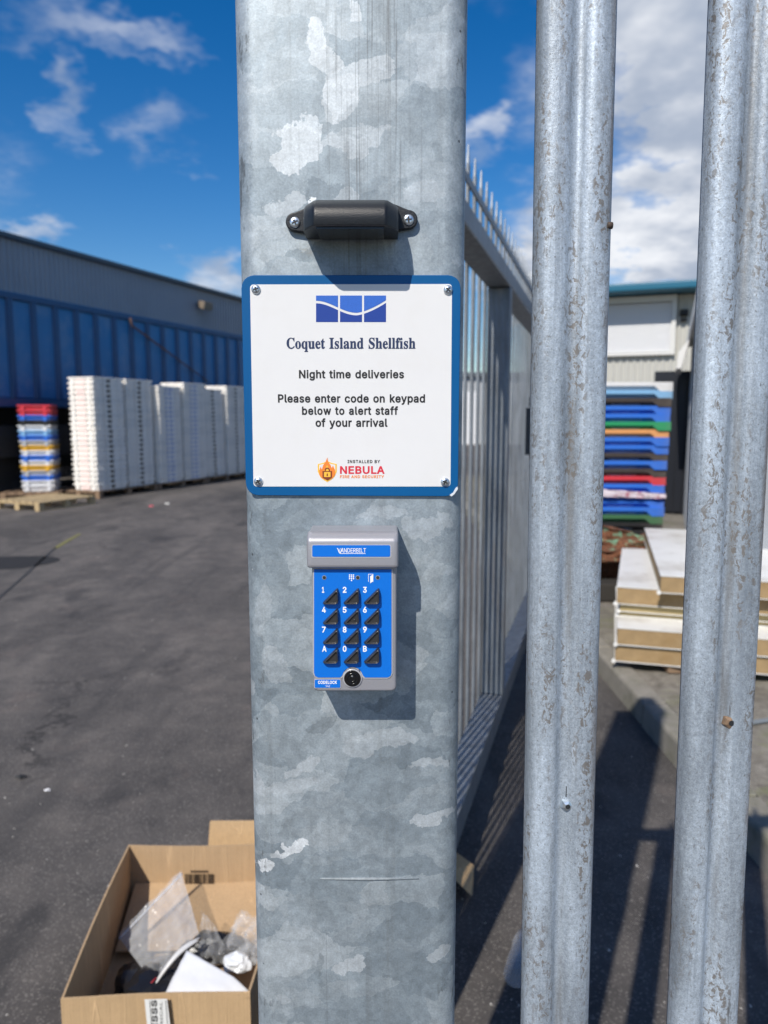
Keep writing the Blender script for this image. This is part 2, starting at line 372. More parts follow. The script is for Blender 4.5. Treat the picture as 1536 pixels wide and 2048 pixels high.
YW = 0.677                       # front face of the gate post
XC = -0.028                      # its centre line
def fl(px, py, wpx, hpx, an, s):
    p = at(px, py, YW); return (p.x - XC, p.z, wpx / 2250, hpx / 2250, an, s)
POST_FLAKES = [fl(700, 15, 14, 20, 0, .8), fl(630, 82, 34, 18, -65, .9), fl(655, 122, 34, 24, -20, .8), fl(722, 150, 66, 30, 20, .7), fl(688, 200, 58, 34, 48, .95), fl(700, 165, 30, 12, 30, .6),
    fl(640, 245, 24, 28, 0, -.35), fl(585, 295, 50, 34, 38, .97), fl(610, 265, 30, 20, 20, .7), fl(700, 285, 70, 14, 5, .6), fl(850, 380, 38, 26, 20, .45), fl(575, 395, 44, 18, 28, .6),
    fl(690, 385, 22, 18, 10, .45), fl(625, 386, 8, 4, 20, 1.0), fl(730, 240, 60, 30, 30, -.3), fl(760, 1490, 90, 26, 20, .55), fl(600, 1530, 46, 16, 22, .7), fl(565, 1575, 70, 18, 12, .55),
    fl(572, 1700, 52, 11, 28, 1.0), fl(520, 1738, 18, 16, -50, 1.0), fl(540, 1715, 12, 8, 0, .9), fl(690, 1925, 32, 18, 20, .85), fl(870, 1640, 46, 10, 5, .8), fl(850, 1535, 48, 12, 2, .6),
    fl(880, 1910, 30, 18, 40, .6), fl(570, 2000, 22, 12, 10, .5), fl(600, 1650, 60, 26, 30, -.3), fl(560, 1500, 60, 30, 10, -.28), fl(640, 1455, 22, 16, 10, -.5), fl(770, 1330, 90, 30, 20, .4),
    fl(520, 1220, 20, 60, 0, .35), fl(860, 1050, 50, 20, 10, .5), fl(770, 1035, 60, 14, 4, .4), fl(560, 1330, 30, 50, 20, .4), fl(540, 470, 40, 20, 10, .2), fl(630, 1930, 10, 30, 0, -.4),
    fl(760, 1410, 34, 10, 35, -.5), fl(700, 1800, 120, 30, 8, -.22), fl(850, 130, 60, 50, 10, .25), fl(800, 250, 50, 40, 10, -.18), fl(500, 1380, 8, 22, 0, .6), fl(510, 1570, 10, 30, 0, .7)]

M_POST = galvanised_post()
M_PALE = galvanised_pale('weathered_zinc')
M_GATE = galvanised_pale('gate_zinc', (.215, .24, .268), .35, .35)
M_ASPH = asphalt()
M_CONC = mossy_concrete()
M_FILM = clear_film()
M_SIGNBLUE = mat('sign_blue', (.001, .088, .26), .42, spec=.25, vary=.05, vscale=30)
M_SIGNWHITE = mat('sign_white', (.70, .70, .705), .42, spec=.4, vary=.015, vscale=60, dirt=((.62, .60, .56), .16), dscale=22)
M_NAVY = mat('print_navy', (.010, .026, .085), .5)
M_INK = mat('print_black', (.012, .012, .014), .5)
M_LOGOA = mat('logo_light_blue', (.028, .125, .52), .4, vary=.2, vscale=900)
M_LOGOB = mat('logo_dark_blue', (.010, .045, .28), .4)
M_RED = mat('print_red', (.62, .02, .045), .5)
M_ORANGE = mat('print_orange', (.80, .22, .03), .5)
M_YELLOW = mat('print_yellow', (.85, .48, .05), .5)
M_BROWNINK = mat('print_brown', (.20, .035, .012), .5)
M_ZINC = mat('bright_zinc', (.62, .68, .74), .28, metal=.9, vary=.2, vscale=500)
M_DARKMETAL = mat('dark_recess', (.02, .022, .025), .5)
M_BLACKPL = mat('black_plastic', (.008, .010, .014), .40, spec=.45, bump=.2, bscale=900)
M_KEYSILVER = mat('silver_paint', (.33, .33, .36), .42, metal=.35, vary=.06, vscale=700, bump=.08, bscale=1500)
M_KEYBLUE = mat('keypad_blue', (.003, .150, .62), .42, spec=.3, vary=.03, vscale=90)
M_WHITEINK = mat('white_print', (.85, .87, .9), .5)
M_BUTTON = mat('black_button', (.026, .025, .025), .30, spec=1.0)
M_GLOSSBLACK = mat('gloss_black', (.006, .006, .007), .15, spec=.6)

GLYPHS = {
  's': 'C:468|235,-16,258,-21,312,-15,367,4,417,39,456,84,456,94,431,116,421,113,349,53,276,35,221,47,190,75,162,139,154,221,161,321,184,384,221,422,267,433,285,431,312,423,345,403,385,344,412,302,431,298,445,303,447,466,440,475,431,475,412,472,403,453,394,446,258,475,140,445,48,357,16,230,46,103,131,12 I:261|4,-5,18,-10,245,-10,255,-5,254,23,208,37,196,50,193,86,193,386,202,414,208,420,250,432,254,451,253,459,245,465,18,465,4,459,6,432,54,417,65,377,65,77,53,41,5,23 S:390|34,-16,48,-21,66,-20,84,1,157,-18,193,-20,284,-1,348,54,369,130,357,196,320,243,151,339,132,375,145,412,155,421,193,434,238,421,284,379,316,312,345,312,349,321,349,466,338,476,319,475,302,455,229,471,181,475,111,458,62,412,40,330,69,248,157,183,240,139,258,121,268,94,248,44,193,25,157,32,138,40,119,57,67,166,38,167,33,157 a:344|81,-15,97,-19,125,-16,152,-8,188,13,225,-15,252,-20,279,-17,318,4,337,22,338,31,325,51,304,49,300,240,287,276,270,299,252,312,225,322,161,328,97,318,56,295,42,285,24,240,34,204,43,193,79,181,116,195,133,231,115,276,125,282,143,285,173,276,179,271,189,240,189,204,183,195,61,146,41,131,20,104,13,85,11,58,33,4;143,46,130,67,134,113,145,131,179,152,189,149,189,67,170,51 d:370|121,-15,142,-20,169,-17,205,4,214,-15,224,-20,351,1,360,4,363,13,362,31,334,49,329,76,328,458,314,465,214,465,178,465,169,461,166,449,169,433,202,422,211,404,211,313,205,310,178,323,151,328,78,307,33,249,25,231,9,149,25,67,71,4;169,38,151,46,141,58,129,149,141,249,151,262,169,270,201,258,212,240,213,231,212,76,196,51 e:301|134,-15,151,-19,196,-14,233,2,266,31,293,67,294,76,269,96,233,63,214,54,196,53,169,59,144,85,133,113,129,149,133,155,142,156,287,157,293,176,285,231,270,267,242,300,214,317,178,327,151,327,87,308,33,249,9,158,27,67,78,3;133,202,127,213,136,267,151,283,169,286,178,281,184,267,189,204 f:214|6,-5,20,-10,192,-10,208,-5,206,23,174,32,165,39,158,68,158,259,165,267,201,267,210,272,212,314,201,320,160,323,158,386,163,423,183,433,176,386,188,359,229,346,258,359,272,395,272,405,249,450,238,457,174,475,147,473,92,453,62,423,51,405,44,377,41,323,10,318,7,314,6,277,10,269,38,266,42,259,42,77,40,41,33,32,8,23 h:381|9,-5,23,-10,195,-7,359,-10,372,-5,370,23,350,32,340,59,340,214,335,259,318,295,286,320,250,327,213,325,185,314,158,295,157,459,141,465,23,465,10,459,9,441,13,432,34,423,42,395,42,59,32,32,11,23;168,31,161,41,158,59,158,232,177,252,204,259,219,250,225,214,223,41,213,28,195,23 i:198|9,-5,23,-10,177,-10,189,-5,187,23,167,32,158,59,157,314,150,320,141,320,23,320,12,314,13,286,35,277,42,250,42,59,32,32,11,23;81,359,104,353,141,367,159,405,161,414,147,450,141,458,115,468,95,471,59,456,40,414,59,368 l:199|9,-5,23,-10,177,-10,189,-5,187,23,167,32,158,59,157,459,141,465,23,465,11,459,13,432,34,423,42,395,42,59,32,32,11,23 n:381|9,-5,23,-10,195,-7,359,-10,372,-5,370,23,350,32,340,59,340,214,335,259,318,295,296,314,286,320,250,327,213,325,186,315,159,295,157,314,150,320,13,318,9,305,13,286,34,277,42,250,42,59,32,32,11,23;168,31,161,41,158,59,158,232,177,252,204,259,219,250,225,214,223,41,213,28,195,23 o:336|147,-15,169,-20,252,4,308,67,326,149,303,249,251,306,193,322,169,328,83,304,28,240,10,158,33,61,87,1;169,21,151,26,139,40,130,85,127,149,138,267,151,284,169,289,187,283,198,267,210,149,207,85,198,40,187,27 q:364|166,-144,179,-149,352,-149,363,-144,364,-134,361,-116,339,-107,334,-100,330,-80,330,320,325,329,306,330,261,296,215,320,188,327,161,327,84,302,31,238,10,147,29,56,74,2,143,-19,170,-16,206,0,214,-7,214,-80,209,-98,199,-107,168,-116;161,43,140,66,127,156,140,256,152,275,179,285,204,275,212,256,214,75,197,47,179,41 s:288|28,-15,50,-19,59,-15,68,-3,77,-2,150,-20,177,-18,222,1,251,31,260,49,267,95,250,155,195,198,131,233,123,240,116,258,123,276,150,285,190,267,222,214,250,214,254,222,253,322,241,329,204,317,141,329,96,322,65,304,42,276,31,249,27,222,44,167,102,122,167,85,177,75,181,58,168,34,141,26,95,47,59,113,31,114,26,104 t:228|106,-14,125,-19,152,-16,188,1,215,32,232,68,206,85,197,79,179,54,170,51,158,59,154,86,154,259,161,269,206,269,215,273,218,305,215,316,206,320,156,323,154,359,152,429,143,434,125,433,79,374,15,310,10,296,10,277,15,270,34,269,38,259,38,68,54,14,61,2 u:375|95,-15,134,-20,188,-7,216,16,219,-15,234,-19,361,3,370,13,370,31,361,40,339,49,335,67,334,313,325,320,316,320,188,320,179,313,179,295,185,285,209,276,214,267,218,185,216,67,188,47,161,54,152,76,152,313,143,320,134,320,16,320,1,313,1,295,6,285,26,276,36,249,36,95,54,22,70,-2',
  'm': 'N:548|45,-20,59,-25,122,-25,140,-20,148,-10,150,327,151,317,159,313,368,-16,386,-25,468,-25,478,-20,488,-1,488,508,481,526,468,534,395,534,381,526,375,517,374,208,368,191,154,526,131,534,59,534,42,526,35,508,35,-1 P:470|45,-20,59,-25,122,-25,140,-20,148,-10,150,153,159,161,240,162,340,184,412,253,433,353,413,438,377,478,340,510,240,533,59,534,40,524,35,508,35,-1;159,267,150,271,150,280,152,426,231,427,280,417,293,408,309,390,318,344,310,308,286,281,231,267 a:414|132,-29,165,-34,220,-24,247,-8,274,-25,338,-25,352,-19,360,-10,362,253,346,326,300,381,247,403,192,409,120,396,65,367,41,335,17,299,18,281,29,269,92,250,114,253,138,284,165,300,192,305,228,299,245,281,249,262,238,254,110,232,65,214,20,171,5,108,25,35,83,-17;165,71,138,77,129,84,120,99,122,117,147,136,210,147,248,153,251,144,241,108,211,81 b:449|200,-28,233,-33,315,-9,332,0,392,72,415,191,394,300,327,382,233,409,161,396,143,383,139,427,139,509,131,527,115,534,52,534,36,527,30,518,28,0,36,-18,52,-25,115,-25,143,-5,161,-18;197,80,174,91,148,127,139,191,147,245,152,257,179,291,215,302,233,299,261,291,290,254,301,182,292,127,266,91,224,75 c:421|183,-28,205,-33,269,-25,319,0,363,45,385,91,387,109,382,118,369,126,305,142,287,135,268,100,251,84,233,76,205,73,160,89,132,127,122,182,133,248,160,287,214,304,233,301,254,291,269,274,287,243,305,237,324,241,378,258,387,272,383,291,361,336,324,373,260,402,205,409,105,382,33,300,9,191,34,72,105,-6 d:449|172,-28,196,-33,260,-20,287,-1,296,-19,314,-25,378,-24,395,-9,395,518,378,533,305,533,288,518,286,482,285,391,278,385,260,397,196,409,105,385,89,372,31,300,9,191,33,72,96,-4;187,79,160,89,133,127,122,191,133,251,160,289,205,304,214,301,251,287,275,254,285,182,276,127,251,91,205,73 e:429|187,-28,214,-33,296,-17,357,27,388,82,388,100,382,109,369,116,305,130,287,121,269,94,251,81,214,72,169,82,160,88,133,118,130,136,133,143,378,145,387,150,395,163,395,200,387,254,380,291,333,362,278,396,214,408,196,408,104,382,38,309,30,291,9,191,34,72,105,-6;133,248,136,263,160,291,205,304,251,289,275,254,269,246 f:279|66,-20,77,-25,141,-25,157,-20,165,-10,167,299,232,302,244,308,253,326,253,380,243,399,232,404,168,406,167,417,177,441,196,448,232,443,247,453,268,517,264,535,252,544,232,550,186,555,123,541,75,499,56,435,55,408,50,404,5,404,-9,399,-17,390,-19,326,-14,312,5,302,50,302,55,299,56,-1 g:450|169,-171,205,-176,296,-160,360,-114,374,-98,397,-7,396,384,387,399,378,403,305,403,293,393,287,381,260,397,187,407,96,380,38,311,29,293,9,193,35,75,105,3,196,-20,260,-8,278,4,283,2,286,-7,281,-34,269,-52,205,-71,160,-62,105,-16,87,-20,32,-52,27,-61,28,-80,69,-131,124,-163;178,93,160,99,136,129,121,193,132,248,160,289,205,304,214,301,251,288,274,257,287,193,278,139,254,102,242,95,205,85 h:435|38,-20,52,-25,115,-25,129,-20,137,-10,139,226,147,262,150,271,170,291,215,303,233,300,251,290,270,235,273,-10,281,-20,297,-25,370,-21,382,-1,382,235,362,335,309,390,224,409,143,385,139,390,139,508,133,524,115,534,52,534,35,526,28,508,28,-1 i:192|38,-20,49,-25,121,-24,131,-19,139,-1,139,380,129,399,112,404,49,404,38,399,28,380,28,-1;59,426,85,418,121,431,136,444,148,471,150,490,135,526,103,543,76,548,40,532,17,490,19,471,32,444,40,435 k:406|38,-20,52,-25,115,-25,133,-15,139,-1,139,126,152,141,279,-20,297,-25,370,-25,388,-19,397,-1,391,17,236,217,379,362,385,380,379,395,370,402,279,403,261,391,143,270,139,280,138,517,132,526,115,534,52,534,35,526,28,508,28,-1 l:214|119,-22,143,-27,188,-21,200,-12,206,6,190,69,179,77,148,78,141,88,139,506,134,524,119,533,43,532,33,524,28,506,29,78,54,6,66,-3 m:635|38,-20,52,-25,115,-25,129,-20,137,-10,139,235,153,280,170,297,197,304,233,291,249,253,249,-1,259,-20,270,-25,343,-24,358,-10,360,244,371,280,388,297,415,304,461,288,471,253,471,8,473,-10,479,-18,497,-25,561,-25,572,-20,582,-1,581,262,565,335,515,389,497,398,433,411,370,397,315,361,297,384,224,410,162,399,143,385,115,404,52,404,33,394,28,380,28,-1 n:435|38,-20,52,-25,115,-25,129,-20,137,-10,139,226,150,271,179,296,215,303,243,296,252,289,270,235,271,-1,279,-18,297,-25,361,-25,379,-12,382,108,382,244,365,326,361,336,309,390,224,409,143,385,115,404,43,402,33,394,28,380,28,-1 o:440|183,-28,214,-32,305,-8,318,0,381,72,405,182,385,291,377,309,314,379,233,403,205,409,114,385,96,374,33,300,9,191,34,72,105,-6;187,79,160,89,132,127,122,191,131,245,160,287,205,303,220,300,251,290,279,254,284,245,293,182,283,127,257,91,205,73 p:449|38,-163,52,-168,115,-168,133,-158,139,-144,139,-17,143,-4,161,-18,224,-33,315,-9,333,1,393,74,415,192,394,301,352,354,324,383,233,409,161,396,143,382,124,401,115,404,52,404,32,392,28,374,28,-144;197,80,173,92,148,128,139,192,148,247,179,291,215,302,233,299,261,291,289,256,302,183,292,128,267,92,224,75 r:284|38,-20,52,-25,115,-25,129,-20,137,-10,139,235,146,262,150,271,170,291,206,300,252,299,263,308,268,326,267,390,252,407,206,409,143,390,115,404,52,404,38,399,30,390,28,-1 s:390|145,-28,180,-33,271,-16,334,36,355,100,354,118,329,182,321,191,235,233,180,247,142,263,138,272,145,291,153,297,189,306,226,295,247,263,262,253,335,267,347,282,347,300,316,357,262,396,198,407,180,408,107,394,53,354,40,336,22,272,54,191,144,146,207,130,233,118,238,109,226,83,180,71,142,82,109,127,98,132,35,119,16,109,11,91,44,21,98,-18 t:252|147,-24,168,-29,223,-21,232,-14,238,4,223,68,205,79,177,76,159,81,151,104,151,295,159,302,205,302,223,311,228,322,229,376,223,395,214,402,159,404,151,413,151,467,146,486,133,495,123,496,68,496,50,491,41,476,40,413,32,404,5,404,-14,395,-19,376,-19,331,-15,313,-4,304,32,302,40,295,40,95,44,58,54,31,77,1 u:435|156,-25,188,-29,270,-4,279,-16,297,-25,361,-25,376,-15,382,3,382,375,377,394,361,404,297,404,279,397,272,385,271,157,261,112,235,85,206,77,179,78,161,88,139,148,138,385,133,395,115,404,52,404,33,394,28,375,28,139,44,57,52,41,97,-6 v:414|148,-20,161,-25,225,-25,241,-20,249,-10,395,371,394,390,379,403,307,404,288,398,210,190,197,154,188,164,107,390,99,399,88,404,16,404,2,399,-6,390,-7,371,137,-1 w:592|123,-20,140,-25,203,-25,222,-11,285,202,349,-16,367,-25,431,-25,444,-20,455,-1,570,380,560,399,549,404,476,404,465,399,454,380,413,230,403,196,394,188,342,380,331,399,313,404,249,404,229,390,176,198,167,184,110,390,102,399,85,404,22,404,8,399,0,390,-1,371,112,-1 y:414|47,-165,88,-170,152,-157,197,-121,228,-65,396,381,388,397,370,404,307,404,288,397,207,180,197,154,188,164,107,390,99,399,88,404,16,404,3,399,-5,390,-7,372,136,-1,127,-28,107,-59,97,-63,52,-63,39,-74,22,-137,28,-155',
  'l': '2:457|60,1,65,-4,75,-4,384,-4,393,1,393,56,384,61,175,61,163,65,338,255,375,320,385,374,364,447,311,498,275,508,220,519,147,501,85,447,81,438,63,365,65,360,129,360,147,416,175,443,220,455,265,447,301,420,315,365,307,329,278,283,60,47 4:457|278,1,287,-4,341,-4,347,1,347,92,351,100,415,101,417,156,414,167,360,167,351,168,347,174,347,311,341,322,279,320,278,174,269,167,123,168,118,174,241,383,315,511,251,513,241,507,40,165,36,111,41,101,269,101,278,95 A:484|12,1,17,-4,27,-4,81,-4,90,1,136,132,144,138,336,138,345,129,390,1,399,-4,463,-3,467,1,370,265,281,507,272,513,199,512;172,203,163,211,236,433,245,422,256,383,315,211,308,203 B:460|56,1,61,-4,252,-3,343,14,403,65,422,138,406,201,366,247,321,265,358,283,391,320,402,374,395,401,382,447,325,496,243,513,58,511;134,61,129,74,129,220,134,226,252,226,298,216,318,201,337,183,351,138,346,111,326,83,243,61;134,289,129,301,129,438,132,447,234,448,300,429,312,420,331,374,319,329,289,302,234,289 C:514|246,-6,269,-11,341,1,405,36,451,89,476,158,469,164,405,161,382,113,355,85,314,64,269,57,187,80,128,149,108,258,128,358,180,422,194,431,269,452,314,445,351,427,384,394,405,347,469,344,476,349,450,422,411,467,341,508,269,520,151,488,69,398,64,385,37,258,67,113,149,22 D:506|56,1,61,-4,216,-4,352,27,434,115,466,256,437,392,395,438,352,482,225,513,58,511;134,61,129,74,129,438,132,447,225,447,316,425,338,401,376,356,395,256,372,147,316,85,216,61 E:423|56,1,61,-4,71,-4,371,-4,379,1,379,56,371,61,134,61,130,65,129,220,134,225,352,225,358,229,359,238,359,283,352,290,134,290,129,301,129,438,132,447,361,448,371,448,376,456,376,501,371,513,58,511 I:304|27,1,32,-4,42,-4,260,-4,273,1,273,56,269,61,196,61,187,65,187,447,269,449,273,456,273,501,269,513,29,511,27,456,32,448,112,447,114,74,114,65,105,61,32,61,27,56 L:397|56,1,61,-4,71,-4,352,-4,365,1,365,56,361,60,134,61,130,65,129,274,128,511,58,511 N:527|56,1,61,-4,71,-4,125,-3,129,1,126,383,127,392,134,397,198,289,381,1,389,-4,461,-4,467,1,465,511,396,511,396,129,395,120,389,114,143,505,134,513,58,511;125,405,125,411 R:453|56,1,61,-4,71,-4,125,-3,129,1,132,192,243,194,348,1,352,-3,425,-4,431,1,323,201,322,211,334,214,370,247,395,274,412,356,391,438,335,492,234,513,58,511;134,259,129,265,129,438,132,447,234,448,289,438,307,426,330,401,340,356,332,311,325,297,298,272,289,269,234,259 T:453|189,1,197,-4,252,-4,261,1,262,447,415,448,421,456,421,501,415,513,261,513,33,513,28,501,28,456,33,448,189,447 V:484|199,1,208,-4,272,-4,283,1,466,511,399,513,390,507,255,111,245,78,236,84,90,504,81,513,14,511',
  'b': '0:479|206,-28,237,-31,327,-2,344,9,409,108,431,254,406,409,337,506,249,536,218,541,123,509,109,500,43,400,22,254,47,100,118,1;218,81,182,95,152,145,135,254,152,363,182,414,227,432,273,412,301,363,318,254,305,154,275,100,227,78 1:479|60,-21,74,-26,392,-26,410,-17,417,-2,416,61,410,73,392,81,310,81,302,89,301,516,296,525,283,534,219,535,183,530,74,450,61,434,61,352,74,335,95,334,183,396,186,389,186,89,183,82,174,81,74,81,55,71,50,52,50,-2 2:479|48,-21,62,-26,389,-26,405,-21,412,-11,415,61,407,75,398,81,225,83,216,89,356,243,394,307,407,370,380,463,316,521,253,536,225,542,134,520,62,452,40,361,48,343,62,336,125,336,143,342,151,352,162,398,169,407,189,424,225,433,262,424,282,407,293,370,285,334,261,298,42,61,39,52,38,-2 3:479|188,-28,223,-32,314,-13,333,-2,393,54,419,145,393,236,323,297,274,309,392,445,398,463,396,518,387,530,369,535,60,533,51,526,44,509,44,454,51,435,69,426,214,426,223,424,227,418,133,309,131,245,142,227,151,223,205,221,260,210,269,204,292,182,302,145,292,109,260,85,214,77,178,83,153,100,131,145,114,157,42,158,23,148,18,136,51,40,123,-14 4:479|266,-21,283,-26,347,-26,359,-21,369,-2,369,70,374,79,419,80,433,89,439,107,439,161,433,179,419,188,374,189,369,198,368,325,363,334,349,343,283,344,262,334,256,316,256,195,247,189,165,189,158,198,281,407,334,498,336,516,329,528,310,535,247,535,229,527,14,161,15,98,29,82,247,79,256,73,256,-2 5:479|194,-28,230,-31,312,-11,330,0,392,63,417,163,404,236,366,300,303,345,230,360,167,353,173,418,176,424,185,426,376,428,391,445,392,509,385,527,367,535,139,535,94,535,77,527,72,518,42,245,58,229,130,220,176,243,212,250,258,240,289,209,292,200,301,163,293,127,290,118,265,91,221,77,185,84,166,100,143,145,130,155,52,154,39,145,34,127,57,54,67,40,130,-13 6:479|202,-28,234,-32,321,-9,386,54,395,72,415,154,392,254,328,318,253,337,241,345,343,495,346,518,340,527,325,535,253,535,234,528,115,354,55,245,38,163,60,63,125,-5;207,80,189,86,162,117,153,163,161,200,186,227,225,238,234,236,264,227,289,202,300,154,291,118,269,91,225,75 7:479|81,-21,96,-26,169,-26,187,-14,416,443,416,516,411,525,397,534,169,535,60,535,41,525,37,516,36,452,41,436,51,429,280,425,76,16,71,-2 8:479|196,-28,231,-32,331,-11,398,45,427,136,409,209,374,254,353,272,377,289,384,300,407,372,406,391,383,463,322,518,255,536,222,542,131,519,68,463,44,382,68,300,77,288,99,272,78,254,39,200,26,136,49,54,59,41,122,-11;195,81,177,85,151,109,143,136,152,172,186,200,222,208,259,202,277,194,300,172,309,136,301,109,268,83,222,76;222,317,187,327,168,345,161,382,168,403,186,422,231,432,259,426,281,409,291,372,284,345,265,327 9:479|114,-21,125,-26,198,-26,216,-20,336,152,400,270,414,352,389,449,325,515,234,541,216,540,125,513,62,447,40,361,39,343,63,252,125,191,209,170,210,161,107,12,104,-2;225,270,189,280,163,307,152,352,165,398,189,423,225,433,262,424,271,416,289,395,300,352,289,306,262,279 A:506|0,-21,23,-26,86,-26,101,-21,108,-11,150,107,159,116,323,116,377,-19,395,-26,468,-25,479,-21,486,-11,488,7,385,289,296,525,277,535,205,535,186,530,176,516,-9,7,-7,-11;195,226,195,234,232,344,241,359,250,331,284,234,277,225 B:482|44,-21,58,-26,249,-26,349,-8,360,-2,421,52,442,125,443,143,425,216,377,270,409,307,424,370,403,455,339,515,249,534,58,535,39,525,34,507,34,7,37,-11;158,83,151,89,151,98,151,198,158,205,249,204,294,193,303,185,318,170,329,134,325,116,312,102,239,83;158,311,152,316,151,325,151,416,155,425,230,426,285,411,294,407,308,370,301,343,282,325,239,312 C:536|243,-28,265,-33,347,-20,418,18,472,82,499,163,492,177,474,186,401,185,385,172,365,127,338,100,310,87,265,81,201,98,151,154,131,245,130,254,151,354,201,410,274,429,310,422,338,409,366,382,381,345,392,327,401,323,474,322,492,331,498,354,472,427,410,496,347,529,274,541,256,540,138,507,45,400,14,254,47,104,138,2 D:528|44,-21,58,-26,221,-26,358,6,372,16,456,107,487,261,458,398,404,461,367,500,230,534,58,535,39,525,34,507,34,7,37,-11;158,83,151,89,151,98,151,416,155,425,221,425,303,405,321,387,356,343,371,261,354,161,303,104,212,83 E:445|44,-21,58,-26,376,-26,391,-21,398,-11,401,61,394,74,385,81,158,83,151,89,151,198,158,203,367,206,381,225,381,289,376,301,358,312,158,312,152,316,151,416,155,425,376,426,390,434,396,443,397,516,392,525,376,535,58,535,39,525,34,507,34,7,37,-11 F:436|44,-21,58,-26,130,-25,148,-11,151,189,158,195,349,195,368,207,372,225,372,279,367,293,358,301,153,307,151,416,155,425,294,426,367,426,388,434,395,452,394,516,389,525,376,534,58,535,39,525,34,507,34,7,37,-11 I:326|15,-21,29,-26,265,-26,283,-22,292,-11,295,52,291,70,274,82,220,83,209,89,209,425,274,427,287,434,295,452,295,507,289,525,275,534,265,535,29,535,10,525,5,507,5,452,10,436,29,426,90,425,92,416,92,89,83,83,29,83,9,70,5,-2 K:493|44,-21,58,-26,130,-25,148,-11,151,152,194,202,356,-21,376,-26,449,-26,467,-19,475,-2,470,16,278,289,397,416,467,491,474,507,473,516,467,527,449,535,358,534,343,525,158,324,151,334,151,507,145,525,131,534,121,535,58,535,39,525,34,507,34,7,37,-11 L:419|44,-21,58,-26,358,-26,376,-21,384,-11,387,61,374,79,358,83,158,83,151,89,151,307,149,519,130,534,58,535,39,525,35,516,34,-2 N:549|44,-21,58,-26,130,-25,148,-11,151,298,158,313,367,-16,385,-26,458,-26,476,-23,485,-14,489,7,489,507,483,525,469,534,394,534,379,525,374,516,373,207,367,194,156,525,149,532,130,535,58,535,39,525,34,507,34,7,37,-11 O:559|243,-28,274,-32,392,0,404,9,489,109,519,254,489,400,483,411,401,503,292,536,274,541,256,540,147,510,129,500,47,404,14,254,49,100,138,2;265,81,201,98,150,154,130,254,151,354,201,411,265,428,274,427,334,409,383,354,403,254,382,154,334,100 R:475|44,-21,58,-26,130,-25,148,-11,151,161,158,172,232,170,330,-11,339,-22,358,-26,430,-26,444,-21,451,-11,453,7,350,198,414,261,435,352,416,434,407,452,349,510,239,535,49,532,39,525,34,507,34,-2;158,281,151,289,151,416,155,425,230,426,285,416,294,408,311,389,318,352,311,316,303,307,285,291,239,282 S:473|192,-30,227,-35,336,-11,408,51,434,134,419,207,372,260,317,290,181,331,152,352,144,380,154,404,181,424,217,431,290,413,304,398,317,361,327,354,408,353,426,370,425,389,403,452,392,470,327,522,245,539,217,541,136,524,119,516,53,461,26,370,31,334,41,307,72,267,172,216,281,183,311,161,317,134,305,107,272,84,227,76,181,83,154,99,144,107,125,152,112,161,36,163,17,152,12,134,45,43,117,-15 T:475|177,-21,193,-26,257,-26,275,-18,283,-2,283,425,421,426,435,434,443,452,442,516,430,532,275,535,30,535,11,525,7,516,6,452,11,436,21,429,167,425,167,-2 U:543|231,-29,267,-33,376,-8,458,71,483,181,483,508,476,527,458,535,385,534,368,517,367,181,349,122,321,95,276,82,258,79,203,91,167,124,162,135,150,181,149,517,130,534,67,535,49,532,35,517,34,171,60,71,139,-6 Y:498|187,-21,205,-26,268,-26,284,-21,291,-11,294,198,481,507,475,525,459,535,368,532,359,523,259,360,241,328,232,327,105,531,86,535,14,535,-5,525,-9,516,-5,493,177,198,177,-2',
}

# ------------------------------------------------------------------ lettering
def parse(s):
    d = {}
    for tok in s.split(' '):
        c, rest = tok[0], tok[2:]; adv, polys = rest.split('|')
        d[c] = (int(adv), [list(map(int, p.split(','))) for p in polys.split(';')])
    return d
FONT = {key: parse(val) for key, val in GLYPHS.items()}
def lettering(txt, font, x0, x1, py, cap, Y, m, parent, name='lettering', track=0, space=270, flip=False):
    """one printed line: left and right end and baseline in the sign's own plane"""
    G = FONT[font]; capu = max(max(p[1::2]) for p in (q for ch in G if ch.isupper() or ch.isdigit() for q in G[ch][1])) / 1000
    a, b = at(x0, py, Y), at(x1, py, Y); top = at(x0, py - cap, Y)
    cu = bpy.data.curves.new('print', 'CURVE'); cu.dimensions = '2D'; cu.fill_mode = 'BOTH'
    x = 0; lo, hi = 1e9, -1e9; pl = []
    for ch in txt:
        if ch == ' ': x += space; continue
        adv, ps = G[ch]
        for p in ps:
            q = [(x + p[i], p[i + 1]) for i in range(0, len(p), 2)]; pl.append(q)
            lo = min(lo, min(v[0] for v in q)); hi = max(hi, max(v[0] for v in q))
        x += adv + track
    sx = (b.x - a.x) / (hi - lo); sz = (top.z - a.z) / (capu * 1000)
    for q in pl:
        s = cu.splines.new('POLY'); s.points.add(len(q) - 1); s.use_cyclic_u = True
        for i, (u, v) in enumerate(q): s.points[i].co = ((u - lo) * sx, v * sz, 0, 1)
    tmp = bpy.data.objects.new('print', cu); me = bpy.data.meshes.new_from_object(tmp)
    bpy.data.objects.remove(tmp); bpy.data.curves.remove(cu)
    off = worldloc(parent)
    for v in me.vertices:
        v.co = (a.x + v.co.x - off.x, Y - off.y, a.z + v.co.y - off.z)
    me.name = name; me.materials.clear(); me.materials.append(m)
    o = bpy.data.objects.new(name, me); COL.objects.link(o); o.parent = parent
    return o
def flatpoly(pts, Y, m, parent, name, thick=0.0002):
    """a printed shape given by its outline in the plane Y"""
    P = [at(x, y, Y) for x, y in pts]
    return slab([(p.x, p.z) for p in P], Y, Y + thick).build(name, m, parent)
def disc(c, r, Y0, Y1, n=20):
    return slab([(c.x + r * math.cos(2 * math.pi * i / n), c.z + r * math.sin(2 * math.pi * i / n)) for i in range(n)], Y0, Y1)

